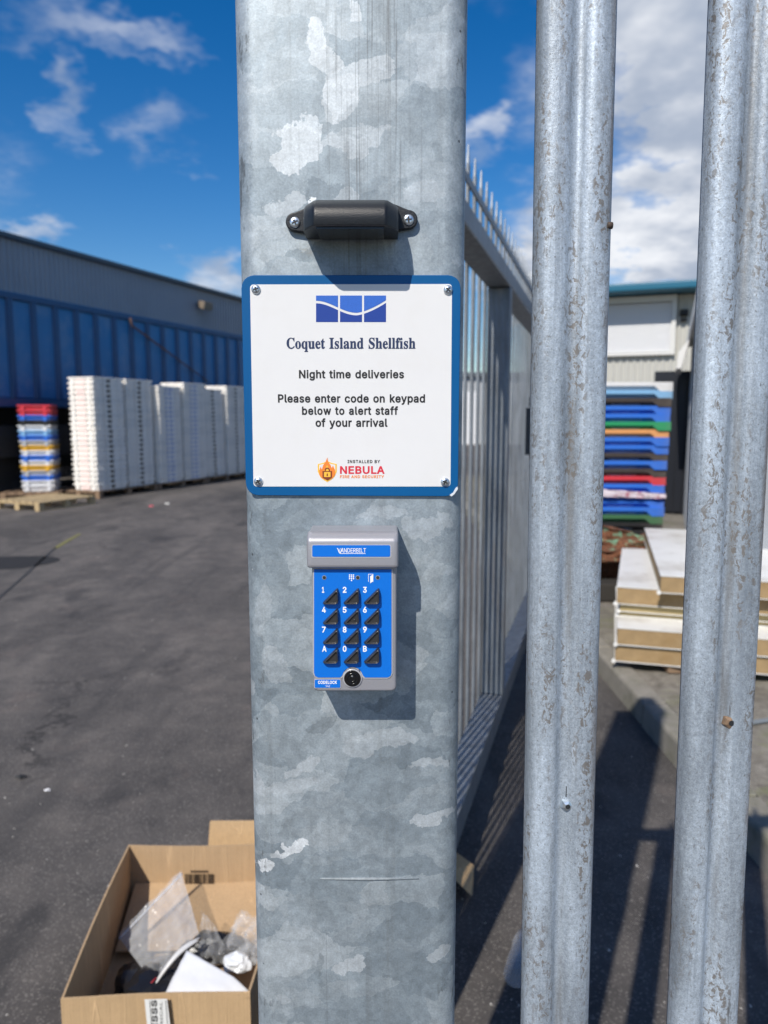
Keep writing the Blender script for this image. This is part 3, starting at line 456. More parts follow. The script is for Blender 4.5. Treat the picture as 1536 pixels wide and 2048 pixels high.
def screw(px, py, Ybase, parent, r=.0042, ang=20, proud=.0022):
    """pan-head cross screw seated on the plane Ybase"""
    c = at(px, py, Ybase); m = MB(); n = 20
    def ring(rr, y): return [(c.x + rr * math.cos(2 * math.pi * i / n), y, c.z + rr * math.sin(2 * math.pi * i / n)) for i in range(n)]
    m.loft([ring(r, Ybase), ring(r, Ybase - proud * .45), ring(r * .82, Ybase - proud * .85), ring(r * .45, Ybase - proud)], cap0=False, smooth=True)
    o = m.build('screw', M_ZINC, parent)
    x = MB()
    for k2 in range(2):
        a = R(ang + 90 * k2); u = Vector((math.cos(a), 0, math.sin(a))); w = Vector((-u.z, 0, u.x))
        pr = [c + u * r * .60 * s1 + w * r * .17 * s2 for s1, s2 in ((-1, -1), (1, -1), (1, 1), (-1, 1))]
        yy = Ybase - proud * 1.02 - k2 * .00004
        x.loft([[(p.x, yy + .0002, p.z) for p in pr], [(p.x, yy, p.z) for p in pr]])
    x.build('cross_recess', M_DARKMETAL, o)
    return o

# ------------------------------------------------------------------ ground, kerb, verge
g = MB(); g.add([(-400, -60, 0), (400, -60, 0), (400, 500, 0), (-400, 500, 0)], [(0, 1, 2, 3)])
tag(g.build('ground', M_ASPH), kind='structure')
kb = MB(); kb.box((1.27, -1.0, -.05), (1.36, 30, .012)); kerb = tag(kb.build('kerb', mat('kerb_bed', (.13, .12, .11), .9)), kind='structure')
M_KERB = mat('kerb_concrete', (.23, .215, .185), .9, vary=.35, vscale=14, bump=.6, bscale=120, dirt=((.10, .11, .06), .6), dscale=5)
random.seed(4); yk = -1.0; i = 0
while yk < 16:
    L = .905; j = random.uniform(-.006, .006)
    m = MB(); m.loft([[(1.262 + j, y, -.04), (1.275 + j, y, .100), (1.287 + j, y, .112), (1.385, y, .114), (1.385, y, -.04)] for y in (yk + .006, yk + L - .006)])
    m.build('kerb_stone', M_KERB, kerb, bevel=.008); yk += L
vg = MB(); nx, ny = 36, 60; vs = []; fs = []
for a in range(nx + 1):
    for b in range(ny + 1):
        X = 1.387 + (7.5 * (a / nx) ** 1.6); Y = -1 + 19 * b / ny
        vs.append((X, Y, .108 + .02 * noise.noise((X * 1.7, Y * 1.7, 0)) + .008 * noise.noise((X * 7, Y * 7, 3))))
fs = [(a * (ny + 1) + b, (a + 1) * (ny + 1) + b, (a + 1) * (ny + 1) + b + 1, a * (ny + 1) + b + 1) for a in range(nx) for b in range(ny)]
vg.add(vs, fs, True); tag(vg.build('pavement', M_CONC), kind='structure')
# a concrete threshold under the fence line, flush with the yard
th = MB(); th.box((.075, .45, -.03), (1.26, 1.62, .006)); tag(th.build('path', mat('threshold_concrete', (.105, .10, .095), .9, vary=.3, vscale=20, bump=.5, bscale=150)), kind='structure')
# faded yellow line with its dark sealed seam
def strip(pts, w, z, name, m):
    mm = MB(); P = [Vector((p.x, p.y, z)) for p in pts]; l = []
    for q, p in enumerate(P):
        t = (P[min(q + 1, len(P) - 1)] - P[max(q - 1, 0)]).normalized(); nrm = Vector((-t.y, t.x, 0)); ww = w * random.uniform(.8, 1.2)
        l.append([p + nrm * ww, p - nrm * ww, p - nrm * ww - Vector((0, 0, .003)), p + nrm * ww - Vector((0, 0, .003))])
    mm.loft(l); return tag(mm.build(name, m), kind='structure')
strip([onz(px, py) for px, py in ((-60, 1260), (0, 1195), (60, 1142), (112, 1095))], .013, .004, 'road_seam', mat('tar', (.035, .035, .036), .7))
strip([onz(px, py) for px, py in ((110, 1097), (135, 1082), (160, 1068))], .020, .004, 'road_marking', mat('worn_yellow', (.20, .19, .055), .8, vary=.5, vscale=30))
p = onz(8, 1126); random.seed(2)  # thin dark patch, a painted shadow of something out of view to the left
MB().loft([[(p.x + (.50 + .05 * math.sin(3 * a_)) * math.cos(a_), p.y + (.42 + .06 * math.sin(2 * a_ + 1)) * math.sin(a_), z) for a_ in [2 * math.pi * i / 36 for i in range(36)]] for z in (.001, .004)]).build('road_painted_shadow', mat('shadow_paint', (.016, .016, .018), .95, vary=.3, vscale=6))
tag(bpy.data.objects['road_painted_shadow'], kind='structure')
# pale chips and grit lying on the yard
random.seed(11); mm = MB()
for q in range(420):
    px, py = random.uniform(-50, 1536), random.uniform(1040, 2048) ; p = onz(px, py)
    if p.y > 11 or p.x > 1.2: continue
    s = random.uniform(.002, .006) * (1 + .12 * p.y)
    pts = [p + Vector((random.uniform(-1, 1) * s, random.uniform(-1, 1) * s, random.uniform(0, .8) * s)) for _ in range(4)]
    mm.add(pts, [(0, 1, 2), (0, 2, 3), (0, 3, 1), (1, 3, 2)])
tag(mm.build('gravel', mat('pale_grit', (.42, .40, .37), .8, vary=.4, vscale=8), fix=False), 'pale grit and shell chips scattered over the asphalt', 'grit', kind='stuff')
# a few bigger scraps one can pick out
for px, py, c, nm, lb, s in ((303, 1013, (.75, .08, .12), 'plastic_scrap', 'small pink plastic scrap on asphalt before the white boxes', .035), (335, 1008, (.75, .74, .7), 'paper_scrap', 'small white paper scrap on asphalt before the white boxes', .04),
                            (95, 1582, (.7, .7, .72), 'paper_scrap', 'tiny white paper scrap on open asphalt', .012), (42, 1556, (.02, .02, .02), 'rubber_scrap', 'flat black rubber scrap lying on the asphalt', .022)):
    p = onz(px, py); m = MB(); n = 9
    l0 = [p + Vector((s * (1 + .4 * math.sin(3 * i)) * math.cos(2 * math.pi * i / n), .7 * s * math.sin(2 * math.pi * i / n), .002 + .004 * (i % 2))) for i in range(n)]
    m.loft([l0, [p + (v - p) * .7 + Vector((0, 0, s * .35)) for v in l0]])
    tag(m.build(nm, mat('scrap_%g' % c[1], c, .6, vary=.2)), lb, 'litter')

# ------------------------------------------------------------------ gate post
post = tag(empty('gate_post', (XC, YW + .1, 0)), 'square galvanised steel gate post carrying the sign and keypad', 'post')
def post_loop(z, w=.1, r=.020):
    return [(XC + x, YW + .1 + y, z) for x, y in rrect(-w, w, -w, w, r, 7)]
m = MB(); m.loft([post_loop(z) for z in (.012, .5, 1.0, 1.5, 2.0, 2.98)], smooth=True); sh = m.build('shaft', M_POST, post)
for p in sh.data.polygons:
    if abs(p.normal.z) > .9: p.use_smooth = False
# flat sides keep flat shading between the rounded corners
MB().loft([post_loop(2.98, .104), post_loop(2.995, .104), post_loop(3.01, .08)]).build('cap', mat('post_cap', (.03, .03, .03), .5), post)
MB().box((XC - .15, YW - .05, 0), (XC + .15, YW + .25, .012)).build('base_plate', M_GATE, post)
# scratch and weld scar on the lower face
p0, p1 = at(640, 1757, YW), at(838, 1757, YW)
mm = MB(); mm.tube([(p0.x, YW - .0002, p0.z), ((p0.x + p1.x) / 2, YW - .0006, p0.z), (p1.x, YW - .0002, p1.z)], [.0008, .0016, .0006], 8)
mm.build('weld_scar', mat('scar_zinc', (.24, .27, .29), .7, vary=.6, vscale=260), post)

# ------------------------------------------------------------------ sign
YS = YW - .003
sign = tag(empty('sign', (at(702, 993, YS).x, YS, at(702, 993, YS).z)), 'square white sign with blue border giving night time delivery instructions', 'sign')
def rp(x0, y0, x1, y1, rpx, Y0, Y1):
    a, b = at(x0, y1, Y0), at(x1, y0, Y0); return slab(rrect(a.x, b.x, a.z, b.z, rpx / 2270), Y0, Y1)
def rp4(TL, TR, BR, BL, rpx, Y0, Y1):
    """rounded quadrilateral; corners in order top-left, top-right, bottom-right, bottom-left"""
    P = [at(*c, Y0) for c in (TL, TR, BR, BL)]; Q = [Vector((p.x, p.z)) for p in P]; r = rpx / 2270; out = []
    for i in range(4):
        a, b, c = Q[i - 1], Q[i], Q[(i + 1) % 4]; u = (a - b).normalized(); w = (c - b).normalized()
        s, e = b + u * r, b + w * r
        for j in range(7):
            t = j / 6; ctrl = b + (u + w) * r * .07
            out.append(tuple(s * (1 - t) ** 2 + ctrl * 2 * t * (1 - t) + e * t * t))
    return slab(out[::-1], Y0, Y1)
rp4((482, 550), (922, 550), (916, 993), (492, 991), 26, YS, YW - .0002).build('panel', M_SIGNBLUE, sign, bevel=.0006)
rp4((500, 569), (904, 568), (901, 973), (507, 973), 7, YS - .0003, YS).build('white_face', M_SIGNWHITE, sign)
YP = YS - .0005
for q in ((512, 579, 15), (896, 580, 50), (517, 963, 30), (890, 964, 60)): screw(q[0], q[1], YS - .0003, sign, .0040, q[2])
# company mark: three tiles cut by a white wave
def wv_y(x):
    t = (x - 632) / 140.0
    return 604 + 24 * (0.5 - 0.5 * math.cos(min(t / .58, 1) * math.pi)) if t < .58 else 628 - 25 * ((t - .58) / .42) ** 1.5
for x0, x1 in ((632, 676), (680, 724), (728, 772)):
    xs = [x0 + (x1 - x0) * i / 12 for i in range(13)]
    flatpoly([(x, wv_y(x) - 2.6) for x in xs] + [(x1, 591), (x0, 591)], YP, M_LOGOA, sign, 'logo_tile')
    flatpoly([(x0, 644), (x1, 644)] + [(x, wv_y(x) + 2.6) for x in xs[::-1]], YP, M_LOGOB, sign, 'logo_tile')
lettering('Coquet Island Shellfish', 's', 573, 831, 697, 22, YP, M_NAVY, sign, space=230)
lettering('Night time deliveries', 'm', 598, 808, 756, 16, YP, M_INK, sign)
lettering('Please enter code on keypad', 'm', 556, 850, 804.5, 16, YP, M_INK, sign)
lettering('below to alert staff', 'm', 604, 796, 829, 16, YP, M_INK, sign, track=16)
lettering('of your arrival', 'm', 631, 775, 853, 16, YP, M_INK, sign)
lettering('INSTALLED BY', 'b', 695, 760, 926, 6.2, YP, M_INK, sign, track=60)
lettering('NEBULA', 'b', 680, 769, 947, 15, YP, M_RED, sign)
lettering('FIRE AND SECURITY', 'b', 680, 768, 956, 5.6, YP, M_ORANGE, sign, track=30)
# installer's emblem: shield, flame and padlock
def shield(s):
    pts = [(0, -17), (9, -13), (19, -11), (19, 4), (14, 15), (7, 21), (0, 25), (-7, 21), (-14, 15), (-19, 4), (-19, -11), (-9, -13)]
    return [(654.5 + x * s, 939 + y * s) for x, y in pts]
em = slab([(p.x, p.z) for p in (at(x, y, YP) for x, y in shield(1.0))], YP, YP + .0002).build('emblem', M_YELLOW, sign)
flatpoly(shield(.84), YP - .0001, M_SIGNWHITE, em, 'shield_field', .0001)
flame = [(654.5, -24), (656, -16), (661, -9), (663.5, -3), (666, -8), (670, 1), (670, 11), (664, 18), (654.5, 21), (645, 18), (639, 11), (638.5, 2), (641.5, -6), (643.5, 0), (646.5, -9), (651, -15)][::-1]
flatpoly([(x, 939 + y) for x, y in flame], YP - .0002, M_ORANGE, em, 'flame', .0001)
fl2 = [(654, -9), (658, -1), (662, 4), (664, 9), (661, 15), (655, 18), (648, 15), (645, 9), (647, 3), (651, -1)][::-1]
flatpoly([(x, 939 + y) for x, y in fl2], YP - .0003, M_YELLOW, em, 'flame', .0001)
flatpoly([(645, 942), (664, 942), (664, 955), (655, 961), (645, 955)], YP - .0004, M_BROWNINK, em, 'padlock', .0001)
flatpoly([(648, 944), (661, 944), (661, 954), (648, 954)], YP - .0005, M_YELLOW, em, 'padlock', .0001)
arc = [(654.5 + 5.5 * math.cos(R(a)), 942 - 7 * math.sin(R(a))) for a in range(0, 181, 20)] + [(654.5 + 3.2 * math.cos(R(a)), 942 - 4.6 * math.sin(R(a))) for a in range(180, -1, -20)]
flatpoly(arc, YP - .0005, M_BROWNINK, em, 'padlock_shackle', .0001)
flatpoly([(653.5, 947), (655.5, 947), (656, 952), (653, 952)], YP - .0006, M_BROWNINK, em, 'keyhole', .0001)
# chipped corner
flatpoly([(899, 990), (906, 985), (911, 976), (915, 973), (916, 978), (909, 988), (903, 993)], YS - .0004, mat('chipped_edge', (.62, .66, .70), .6, vary=.3, vscale=900), sign, 'chip', .0002)

# ------------------------------------------------------------------ hooded lamp over the sign
lamp = tag(empty('lamp', (at(706, 470, YW).x, YW, at(706, 470, YW).z)), 'black plastic hooded lamp with two screwed ears above the sign', 'lamp')
DL = .047                                            # how far it stands out
zb = at(706, 479, YW).z; zt = at(706, 398, YW - .022).z
xl, xr = at(606, 430, YW - .03).x, at(797, 430, YW - .03).x
prof = []
for i in range(13):                                   # rounded hood seen end-on (depth, height)
    a = R(180 - 90 * i / 12) if False else R(90 * i / 12)
    prof.append((.006 + (DL - .006) * math.sin(a) ** .9, zb + .006 + (zt - zb - .006) * math.cos(a) ** .8))
prof = [(0, zt)] + prof + [(DL - .001, zb + .001), (DL - .003, zb), (0, zb)]
cz = (zb + zt) / 2
def hood_loop(x, s): return [(x, YW - d * s, zb + (z - zb) * (s * .35 + .65)) for d, z in prof]
m = MB(); m.loft([hood_loop(xl, .62), hood_loop(xl + .002, .74), hood_loop(xl + .009, .97), hood_loop(xl + .012, 1), hood_loop(xr - .012, 1), hood_loop(xr - .009, .97), hood_loop(xr - .002, .74), hood_loop(xr, .62)], smooth=False)
m.build('hood', M_BLACKPL, lamp, bevel=.0010)
la, lb = xl + .012, xr - .012
MB().box((la, YW - DL + .004, zb - .0012), (lb, YW - .006, zb - .0001)).build('lens', mat('smoked_lens', (.02, .02, .022), .2), lamp)
for sx, px, py in ((-1, 590, 445), (1, 817, 440)):
    c = at(px, py, YW - .003); inner = (xl + .004) if sx < 0 else (xr - .004); hw = .0078
    o = [(inner, c.z - .012), (c.x + sx * -.001, c.z - hw)] if sx < 0 else [(inner, c.z + .012), (c.x + .001, c.z + hw)]
    if sx < 0:
        pts = [(inner, c.z + .013), (c.x, c.z + hw)] + [(c.x + hw * math.cos(R(a)), c.z + hw * math.sin(R(a))) for a in range(100, 270, 14)] + [(c.x, c.z - hw), (inner, c.z - .010)]
    else:
        pts = [(inner, c.z - .010), (c.x, c.z - hw)] + [(c.x + hw * math.cos(R(a)), c.z + hw * math.sin(R(a))) for a in range(-80, 90, 14)] + [(c.x, c.z + hw), (inner, c.z + .013)]
    slab(pts, YW - .006, YW - .0002).build('ear', M_BLACKPL, lamp, bevel=.0012)
    screw(px, py, YW - .006, lamp, .0046, 25 if sx < 0 else 5, .0018)

# ------------------------------------------------------------------ keypad
KD, HD = .043, .050
YF, YH = YW - KD, YW - HD
kp = tag(empty('keypad', (at(705, 1385, YW).x, YW, at(705, 1385, YW).z)), 'silver and blue keypad code lock with black triangular buttons', 'keypad')
a, b = at(627, 1383, YF), at(793, 1095, YF)
w0, z0, x1, z1 = a.x, a.z, b.x, b.z
m = MB()
def kl(y, gx, gz): return [(x, y, z) for x, z in rrect(w0 - gx, x1 + gx, z0 - gz, z1, .004, 4)]
m.loft([kl(YW - .0002, .0012, .0010), kl(YF + .003, .0003, .0003), kl(YF + .0008, -.0004, -.0004), kl(YF, -.0022, -.0020)])
m.build('case', M_KEYSILVER, kp, bevel=.0006)
# the hood over the top, in side view (depth, height)
hb, ht = at(705, 1137, YH).z, at(705, 1076, YH).z
tw = at(705, 1059, YW - .020).z
prof = [(0, tw + .001), (.020, tw), (HD - .010, ht + .0042), (HD - .003, ht + .0005), (HD, ht - .004), (HD, hb + .002), (HD - .0015, hb), (KD - .012, hb - .0005), (0, hb)]
hx0, hx1 = at(613, 1110, YH).x, at(797, 1110, YH).x
def hl(x, s): return [(x, YW - .0002 - (d * s), (tw + hb) / 2 + (z - (tw + hb) / 2) * (1 - (1 - s) * .8)) for d, z in prof]
m = MB(); m.loft([hl(hx0, .955), hl(hx0 + .0018, .99), hl(hx0 + .0045, 1), hl(hx1 - .0045, 1), hl(hx1 - .0018, .99), hl(hx1, .955)])
m.build('hood', M_KEYSILVER, kp, bevel=.0012)
# brand plate in its frame
rp4((622, 1089), (783, 1089), (783, 1116), (622, 1116), 4, YH - .0004, YH + .001).build('plate_frame', mat('silver_edge', (.55, .55, .58), .35, metal=.4), kp)
bp_ = rp4((624.5, 1090.5), (780.5, 1090.5), (780.5, 1113.5), (624.5, 1113.5), 3, YH - .0007, YH).build('brand_plate', M_KEYBLUE, kp)
lettering('VANDERBILT', 'l', 675, 732, 1105, 8.6, YH - .0009, M_WHITEINK, kp, track=-30)
lettering('V', 'l', 674, 686, 1107, 11, YH - .0010, M_WHITEINK, kp)
flatpoly([(680, 1107.6), (731, 1107.6), (731, 1106.6), (680, 1106.6)], YH - .0009, M_WHITEINK, kp, 'underline', .0001)
# blue key field with a round bite for the lock
def field(grow):
    cx, cy, r = 705, 1355, 21 - grow
    pts = [(628 - grow, 1139), (628 - grow, 1345 + grow), (630, 1352 + grow), (636, 1355 + grow), (cx - r - 4, 1355 + grow), (cx - r, 1351 + grow)]
    pts += [(cx + r * math.cos(R(t)), cy - r * math.sin(R(t))) for t in range(165, 14, -15)]
    pts += [(cx + r, 1351 + grow), (cx + r + 4, 1355 + grow), (775, 1355 + grow), (781, 1352 + grow), (783 + grow, 1345 + grow), (783 + grow, 1139)]
    return pts
def plate(pts, Y0, Y1, nm, mt, par=None):
    P = [at(x, y, Y0) for x, y in pts]; bm = bmesh.new(); off = worldloc(par or kp)
    f = [bm.verts.new((p.x - off.x, Y0 - off.y, p.z - off.z)) for p in P]; bk = [bm.verts.new((p.x - off.x, Y1 - off.y, p.z - off.z)) for p in P]
    bm.faces.new(f); n = len(P)
    for i in range(n): bm.faces.new((f[i], f[(i + 1) % n], bk[(i + 1) % n], bk[i]))
    bmesh.ops.triangulate(bm, faces=[q for q in bm.faces if len(q.verts) > 4]); bmesh.ops.recalc_face_normals(bm, faces=bm.faces)
    me = bpy.data.meshes.new(nm); bm.to_mesh(me); bm.free(); me.materials.append(mt); o = bpy.data.objects.new(nm, me); COL.objects.link(o); o.parent = par or kp; return o
plate(field(2.4), YF - .0006, YF + .001, 'field_rim', MATS['silver_edge'])
kf = plate(field(0), YF - .0010, YF, 'key_field', M_KEYBLUE)
YK = YF - .0010
rp4((628, 1358), (682, 1358), (682, 1377), (628, 1377), 3, YF - .0004, YF + .001).build('plate_frame', MATS['silver_edge'], kp)
rp4((629.5, 1359.5), (680.5, 1359.5), (680.5, 1375.5), (629.5, 1375.5), 2, YF - .0007, YF).build('model_plate', M_KEYBLUE, kp)
lettering('CODELOCK', 'b', 636, 674, 1367.6, 6.2, YF - .0009, M_WHITEINK, kp)
lettering('V42', 'l', 651, 660, 1374.2, 4.2, YF - .0009, M_WHITEINK, kp)
# round key lock
c = at(705, 1356, YF)
disc(c, .0085, YF - .0012, YF, 28).build('lock_rim', MATS['silver_edge'], kp, bevel=.0005)
lk = disc(c, .0074, YF - .0018, YF - .0010, 28).build('lock_barrel', M_GLOSSBLACK, kp, bevel=.0004)
for r0, r1 in ((.0052, .0044), (.0030, .0022)):
    m = MB(); n = 24
    m.loft([[(c.x + r * math.cos(2 * math.pi * i / n), y, c.z + r * math.sin(2 * math.pi * i / n)) for i in range(n)] for r, y in ((r0, YF - .0017), (r0, YF - .0026), (r1, YF - .0026), (r1, YF - .0017))], False, False, True)
    m.build('lock_ring', M_GLOSSBLACK, lk)
MB().box((c.x - .0005, YF - .0027, c.z + .0018), (c.x + .0005, YF - .0017, c.z + .0032)).build('key_slot', M_ZINC, lk)
# indicator lights
for px in (648.5, 715.5, 755.5):
    cc = at(px, 1155, YK); o = disc(cc, .0019, YK - .0003, YK + .0001, 14).build('indicator', mat('led_surround', (.25, .26, .28), .4), kp)
    disc(cc, .0014, YK - .0005, YK - .0002, 12).build('lens', mat('led_off', (.03, .035, .035), .2), o)
for r_ in range(4):
    for c_ in range(3):
        if r_ == 3 and c_ != 1: continue
        disc(at(699.2 + 3.9 * c_, 1150 + 3.6 * r_, YK), .00062, YK - .0002, YK, 8).build('keypad_symbol', M_WHITEINK, kf)
flatpoly([(736.5, 1148), (746.5, 1148), (746.5, 1163.5), (743, 1163.5), (743, 1162.7), (745.6, 1162.7), (745.6, 1148.9), (737.4, 1148.9), (737.4, 1163.5), (736.5, 1163.5)][::-1], YK - .0002, M_WHITEINK, kf, 'door_symbol', .0001)
flatpoly([(740.5, 1152.5), (746, 1149), (746, 1162.5), (740.5, 1166.5)], YK - .0003, M_WHITEINK, kf, 'door_symbol', .0001)
# twelve keys: right-angled triangles with a raised lip and a dished face
def tri_loop(sc, n=4):
    V = [Vector((-.0082, -.0062)), Vector((.0064, -.0062)), Vector((.0060, .0082))]; cen = Vector((.0030, -.0022)); out = []
    for i in range(3):
        a, b, c2 = V[i - 1], V[i], V[(i + 1) % 3]; r = .0030; u = (a - b).normalized(); w = (c2 - b).normalized()
        for j in range(n + 1):
            t = j / n; q = (b + u * r) * (1 - t) ** 2 + b * 2 * t * (1 - t) + (b + w * r) * t * t; out.append(cen + (q - cen) * sc)
    return out
m = MB(); H = .0052
m.loft([[(p.x, y, p.y) for p in tri_loop(s)] for s, y in ((1.04, 0), (1.03, -H * .40), (.97, -H * .74), (.89, -H * .95), (.82, -H), (.75, -H * .96), (.64, -H * .72), (.60, -H * .66))], cap0=False, smooth=True)
key0 = None
for r_, (row, yy) in enumerate((('123', 1191.5), ('456', 1231.5), ('789', 1271), ('A0B', 1309.5))):
    for c_, ch in enumerate(row):
        px = (662.5, 704, 744.5)[c_]; cc = at(px, yy + 1.2, YK)
        loc = (cc.x - kp.location.x, YK - kp.location.y, cc.z - kp.location.z)
        if key0 is None:
            key0 = m.build('button', M_BUTTON, kp, world=False); key0.location = loc; o = key0
        else:
            o = key0.copy(); COL.objects.link(o); o.parent = kp; o.location = loc
        if ch == '5':
            d_ = MB(); d_.loft([[(.0022 + rr * math.cos(2 * math.pi * i / 10), y, -.0022 + rr * math.sin(2 * math.pi * i / 10)) for i in range(10)] for rr, y in ((.0009, -H * .6), (.0007, -H * .82), (.0003, -H * .9))], smooth=True)
            d_.build('pip', M_BUTTON, o, world=False)
        lx = px - 18.5 if ch not in 'A' else px - 18
        wd = {'1': 4.5, 'A': 8.5}.get(ch, 7.6)
        lettering(ch, 'b', lx, lx + wd, yy - 6.5, 11.5, YK - .0002, M_WHITEINK, kf, 'key_number')

# ------------------------------------------------------------------ the palisade fence beside the post
fence = tag(empty('palisade_fence', (.23, .70, 0)), 'weathered galvanised palisade fence pales beside the gate post', 'fence')
def wprof(n=1):
    """W section: (across, forward)"""
    key = [(-.0340, -.012), (-.0332, -.003), (-.0305, .003), (-.0250, .0058), (-.0190, .0068), (-.0130, .0070), (-.0092, .0060), (-.0060, .0032), (-.0034, .0006), (.0, -.0004), (.0034, .0006), (.0060, .0032), (.0092, .0060), (.0130, .0070), (.0190, .0068), (.0250, .0058), (.0305, .003), (.0332, -.003), (.0340, -.012)]
    return key
def pale_mesh(name, z0, z1, mt, head=True, th=.0022, k_=1.0):
    P = wprof(); pf = P + [(x, y - th) for x, y in P[::-1]]; m = MB()
    m.loft([[(x * k_, -y * k_, z) for x, y in pf] for z in [z0 + (z1 - z0) * i / 10 for i in range(11)]], cap0=False, cap1=False, smooth=True)
    o = m.build(name, mt, None, fix=True)
    return o
def pale_points(par, z1):
    """three splayed points at the head of a pale"""
    for x0, dx in ((-.021, -.03), (0, 0), (.021, .03)):
        m = MB(); w = .010
        m.loft([[(x0 - w, -.004, z1), (x0 + w, -.004, z1), (x0 + w, -.0065, z1), (x0 - w, -.0065, z1)], [(x0 + dx * .6 - w, -.012 - abs(dx), z1 + .09), (x0 + dx * .6 + w, -.012 - abs(dx), z1 + .09), (x0 + dx * .6 + w, -.0145 - abs(dx), z1 + .09), (x0 + dx * .6 - w, -.0145 - abs(dx), z1 + .09)],
                [(x0 + dx - .001, -.02 - abs(dx), z1 + .15), (x0 + dx + .001, -.02 - abs(dx), z1 + .15), (x0 + dx + .001, -.022 - abs(dx), z1 + .15), (x0 + dx - .001, -.022 - abs(dx), z1 + .15)]])
        m.build('point', M_PALE, par, world=False)
FY = .690
def edge_x(px, py): return at(px, py, FY).x
pales = []
p0 = pale_mesh('pale', .06, 1.95, M_PALE)
spec = [((1145 + 14, 0), (1113, 2048)), ((1509, 0), (1411, 2048)), None, None]
for i in range(4):
    o = p0 if i == 0 else p0.copy()
    if i: COL.objects.link(o)
    o.parent = fence
    if spec[i]:
        a, b = at(spec[i][0][0], spec[i][0][1], FY), at(spec[i][1][0], spec[i][1][1], FY)
        lean = math.atan2(a.x - b.x, a.z - b.z); x0 = b.x - math.tan(lean) * b.z; last = (x0, lean)
    else:
        x0, lean = last[0] + .150, last[1]; last = (x0, lean)
    o.location = (x0 - .23, FY - .70, 0); o.rotation_euler = (0, lean, 0)
    pale_points(o, 1.95)
    pales.append(o)
for z, nm in ((1.90, 'rail'), (.34, 'rail')):
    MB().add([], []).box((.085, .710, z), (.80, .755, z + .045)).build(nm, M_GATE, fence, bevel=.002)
def bolt(px, py, Y, par, rust=False, r=.0058):
    c = at(px, py, Y); m = MB(); n = 6
    m.loft([[(c.x + rr * math.cos(2 * math.pi * (i + .3) / n), y, c.z + rr * math.sin(2 * math.pi * (i + .3) / n)) for i in range(n)] for rr, y in ((r * 1.15, Y), (r * 1.1, Y - .002), (r * .9, Y - .0045), (r * .5, Y - .0055))])
    o = m.build('bolt', mat('rusty_bolt', (.30, .20, .13), .5, metal=.6, vary=.5, vscale=400) if rust else M_ZINC, fence)
    disc(Vector((c.x, 0, c.z)), r * .42, Y - .0058, Y - .005, 8).build('socket', M_DARKMETAL, o)
bolt(1133, 1608, FY - .0005, fence, False, .0058); bolt(1458, 1442, FY - .0005, fence, True, .0066)
c = at(1224, 450, FY - .004)
m = MB(); m.tube([(c.x - .004, FY - .002, c.z), (c.x + .001, FY - .002, c.z)], [.0035, .003], 8); m.build('rivet', mat('rivet_rust', (.06, .04, .03), .7), fence)
c = at(1134, 1585, FY)
MB().box((c.x - .0015, FY - .0016, c.z - .004), (c.x + .0015, FY + .003, c.z + .007)).build('slot', M_DARKMETAL, fence)

# ------------------------------------------------------------------ the open gate behind the post
GD = Vector((.292, 1, 0)).normalized(); GN = Vector((GD.y, -GD.x, 0))
GA = math.atan2(-GD.x, GD.y)                              # rotation that turns +Y into GD
G0 = Vector((.37 + .292 * (1.22 - 3.07), 1.22, 0))
gate = tag(empty('gate', G0, GA), 'tall galvanised palisade gate standing open behind the post', 'gate')
GL = 4.70
def gp(Y): return (Y - G0.y) * 1.042                        # distance along the gate for a world Y
def gb(x0, x1, y0, y1, z0, z1, nm, bev=.006): return MB().box((x0, y0, z0), (x1, y1, z1)).build(nm, M_GATE, gate, bevel=bev, world=False)
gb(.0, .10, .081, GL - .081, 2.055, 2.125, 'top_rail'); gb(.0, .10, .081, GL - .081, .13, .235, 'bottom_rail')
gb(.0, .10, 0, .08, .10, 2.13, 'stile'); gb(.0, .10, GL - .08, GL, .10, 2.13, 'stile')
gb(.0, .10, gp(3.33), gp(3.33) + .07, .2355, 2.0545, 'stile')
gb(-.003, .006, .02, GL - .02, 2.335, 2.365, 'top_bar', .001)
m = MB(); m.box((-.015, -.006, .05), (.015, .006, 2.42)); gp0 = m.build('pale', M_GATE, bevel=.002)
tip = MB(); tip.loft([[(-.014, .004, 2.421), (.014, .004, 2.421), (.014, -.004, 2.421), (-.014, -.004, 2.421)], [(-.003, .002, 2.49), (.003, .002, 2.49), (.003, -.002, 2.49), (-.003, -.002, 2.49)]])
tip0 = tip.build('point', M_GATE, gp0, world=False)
npale = int((GL - .1) / .152) + 1
for i in range(npale):
    if i == 0: o, tp = gp0, tip0
    else:
        o = gp0.copy(); COL.objects.link(o); tp = tip0.copy(); COL.objects.link(tp); tp.parent = o
    o.parent = gate; o.location = (-.0095, .07 + i * .152, 0); o.rotation_euler = (0, 0, R(-90))
MB().box((.101, gp(4.05), 1.30), (.135, gp(4.05) + .05, 1.55)).build('latch', mat('dark_steel', (.05, .052, .055), .5, vary=.3), gate, bevel=.004, world=False)
MB().tube([(.118, gp(4.05) + .02, 1.56), (.118, gp(4.05) + .02, 1.60), (.16, gp(4.05) + .02, 1.60)], .006).build('handle', MATS['dark_steel'], gate, world=False)

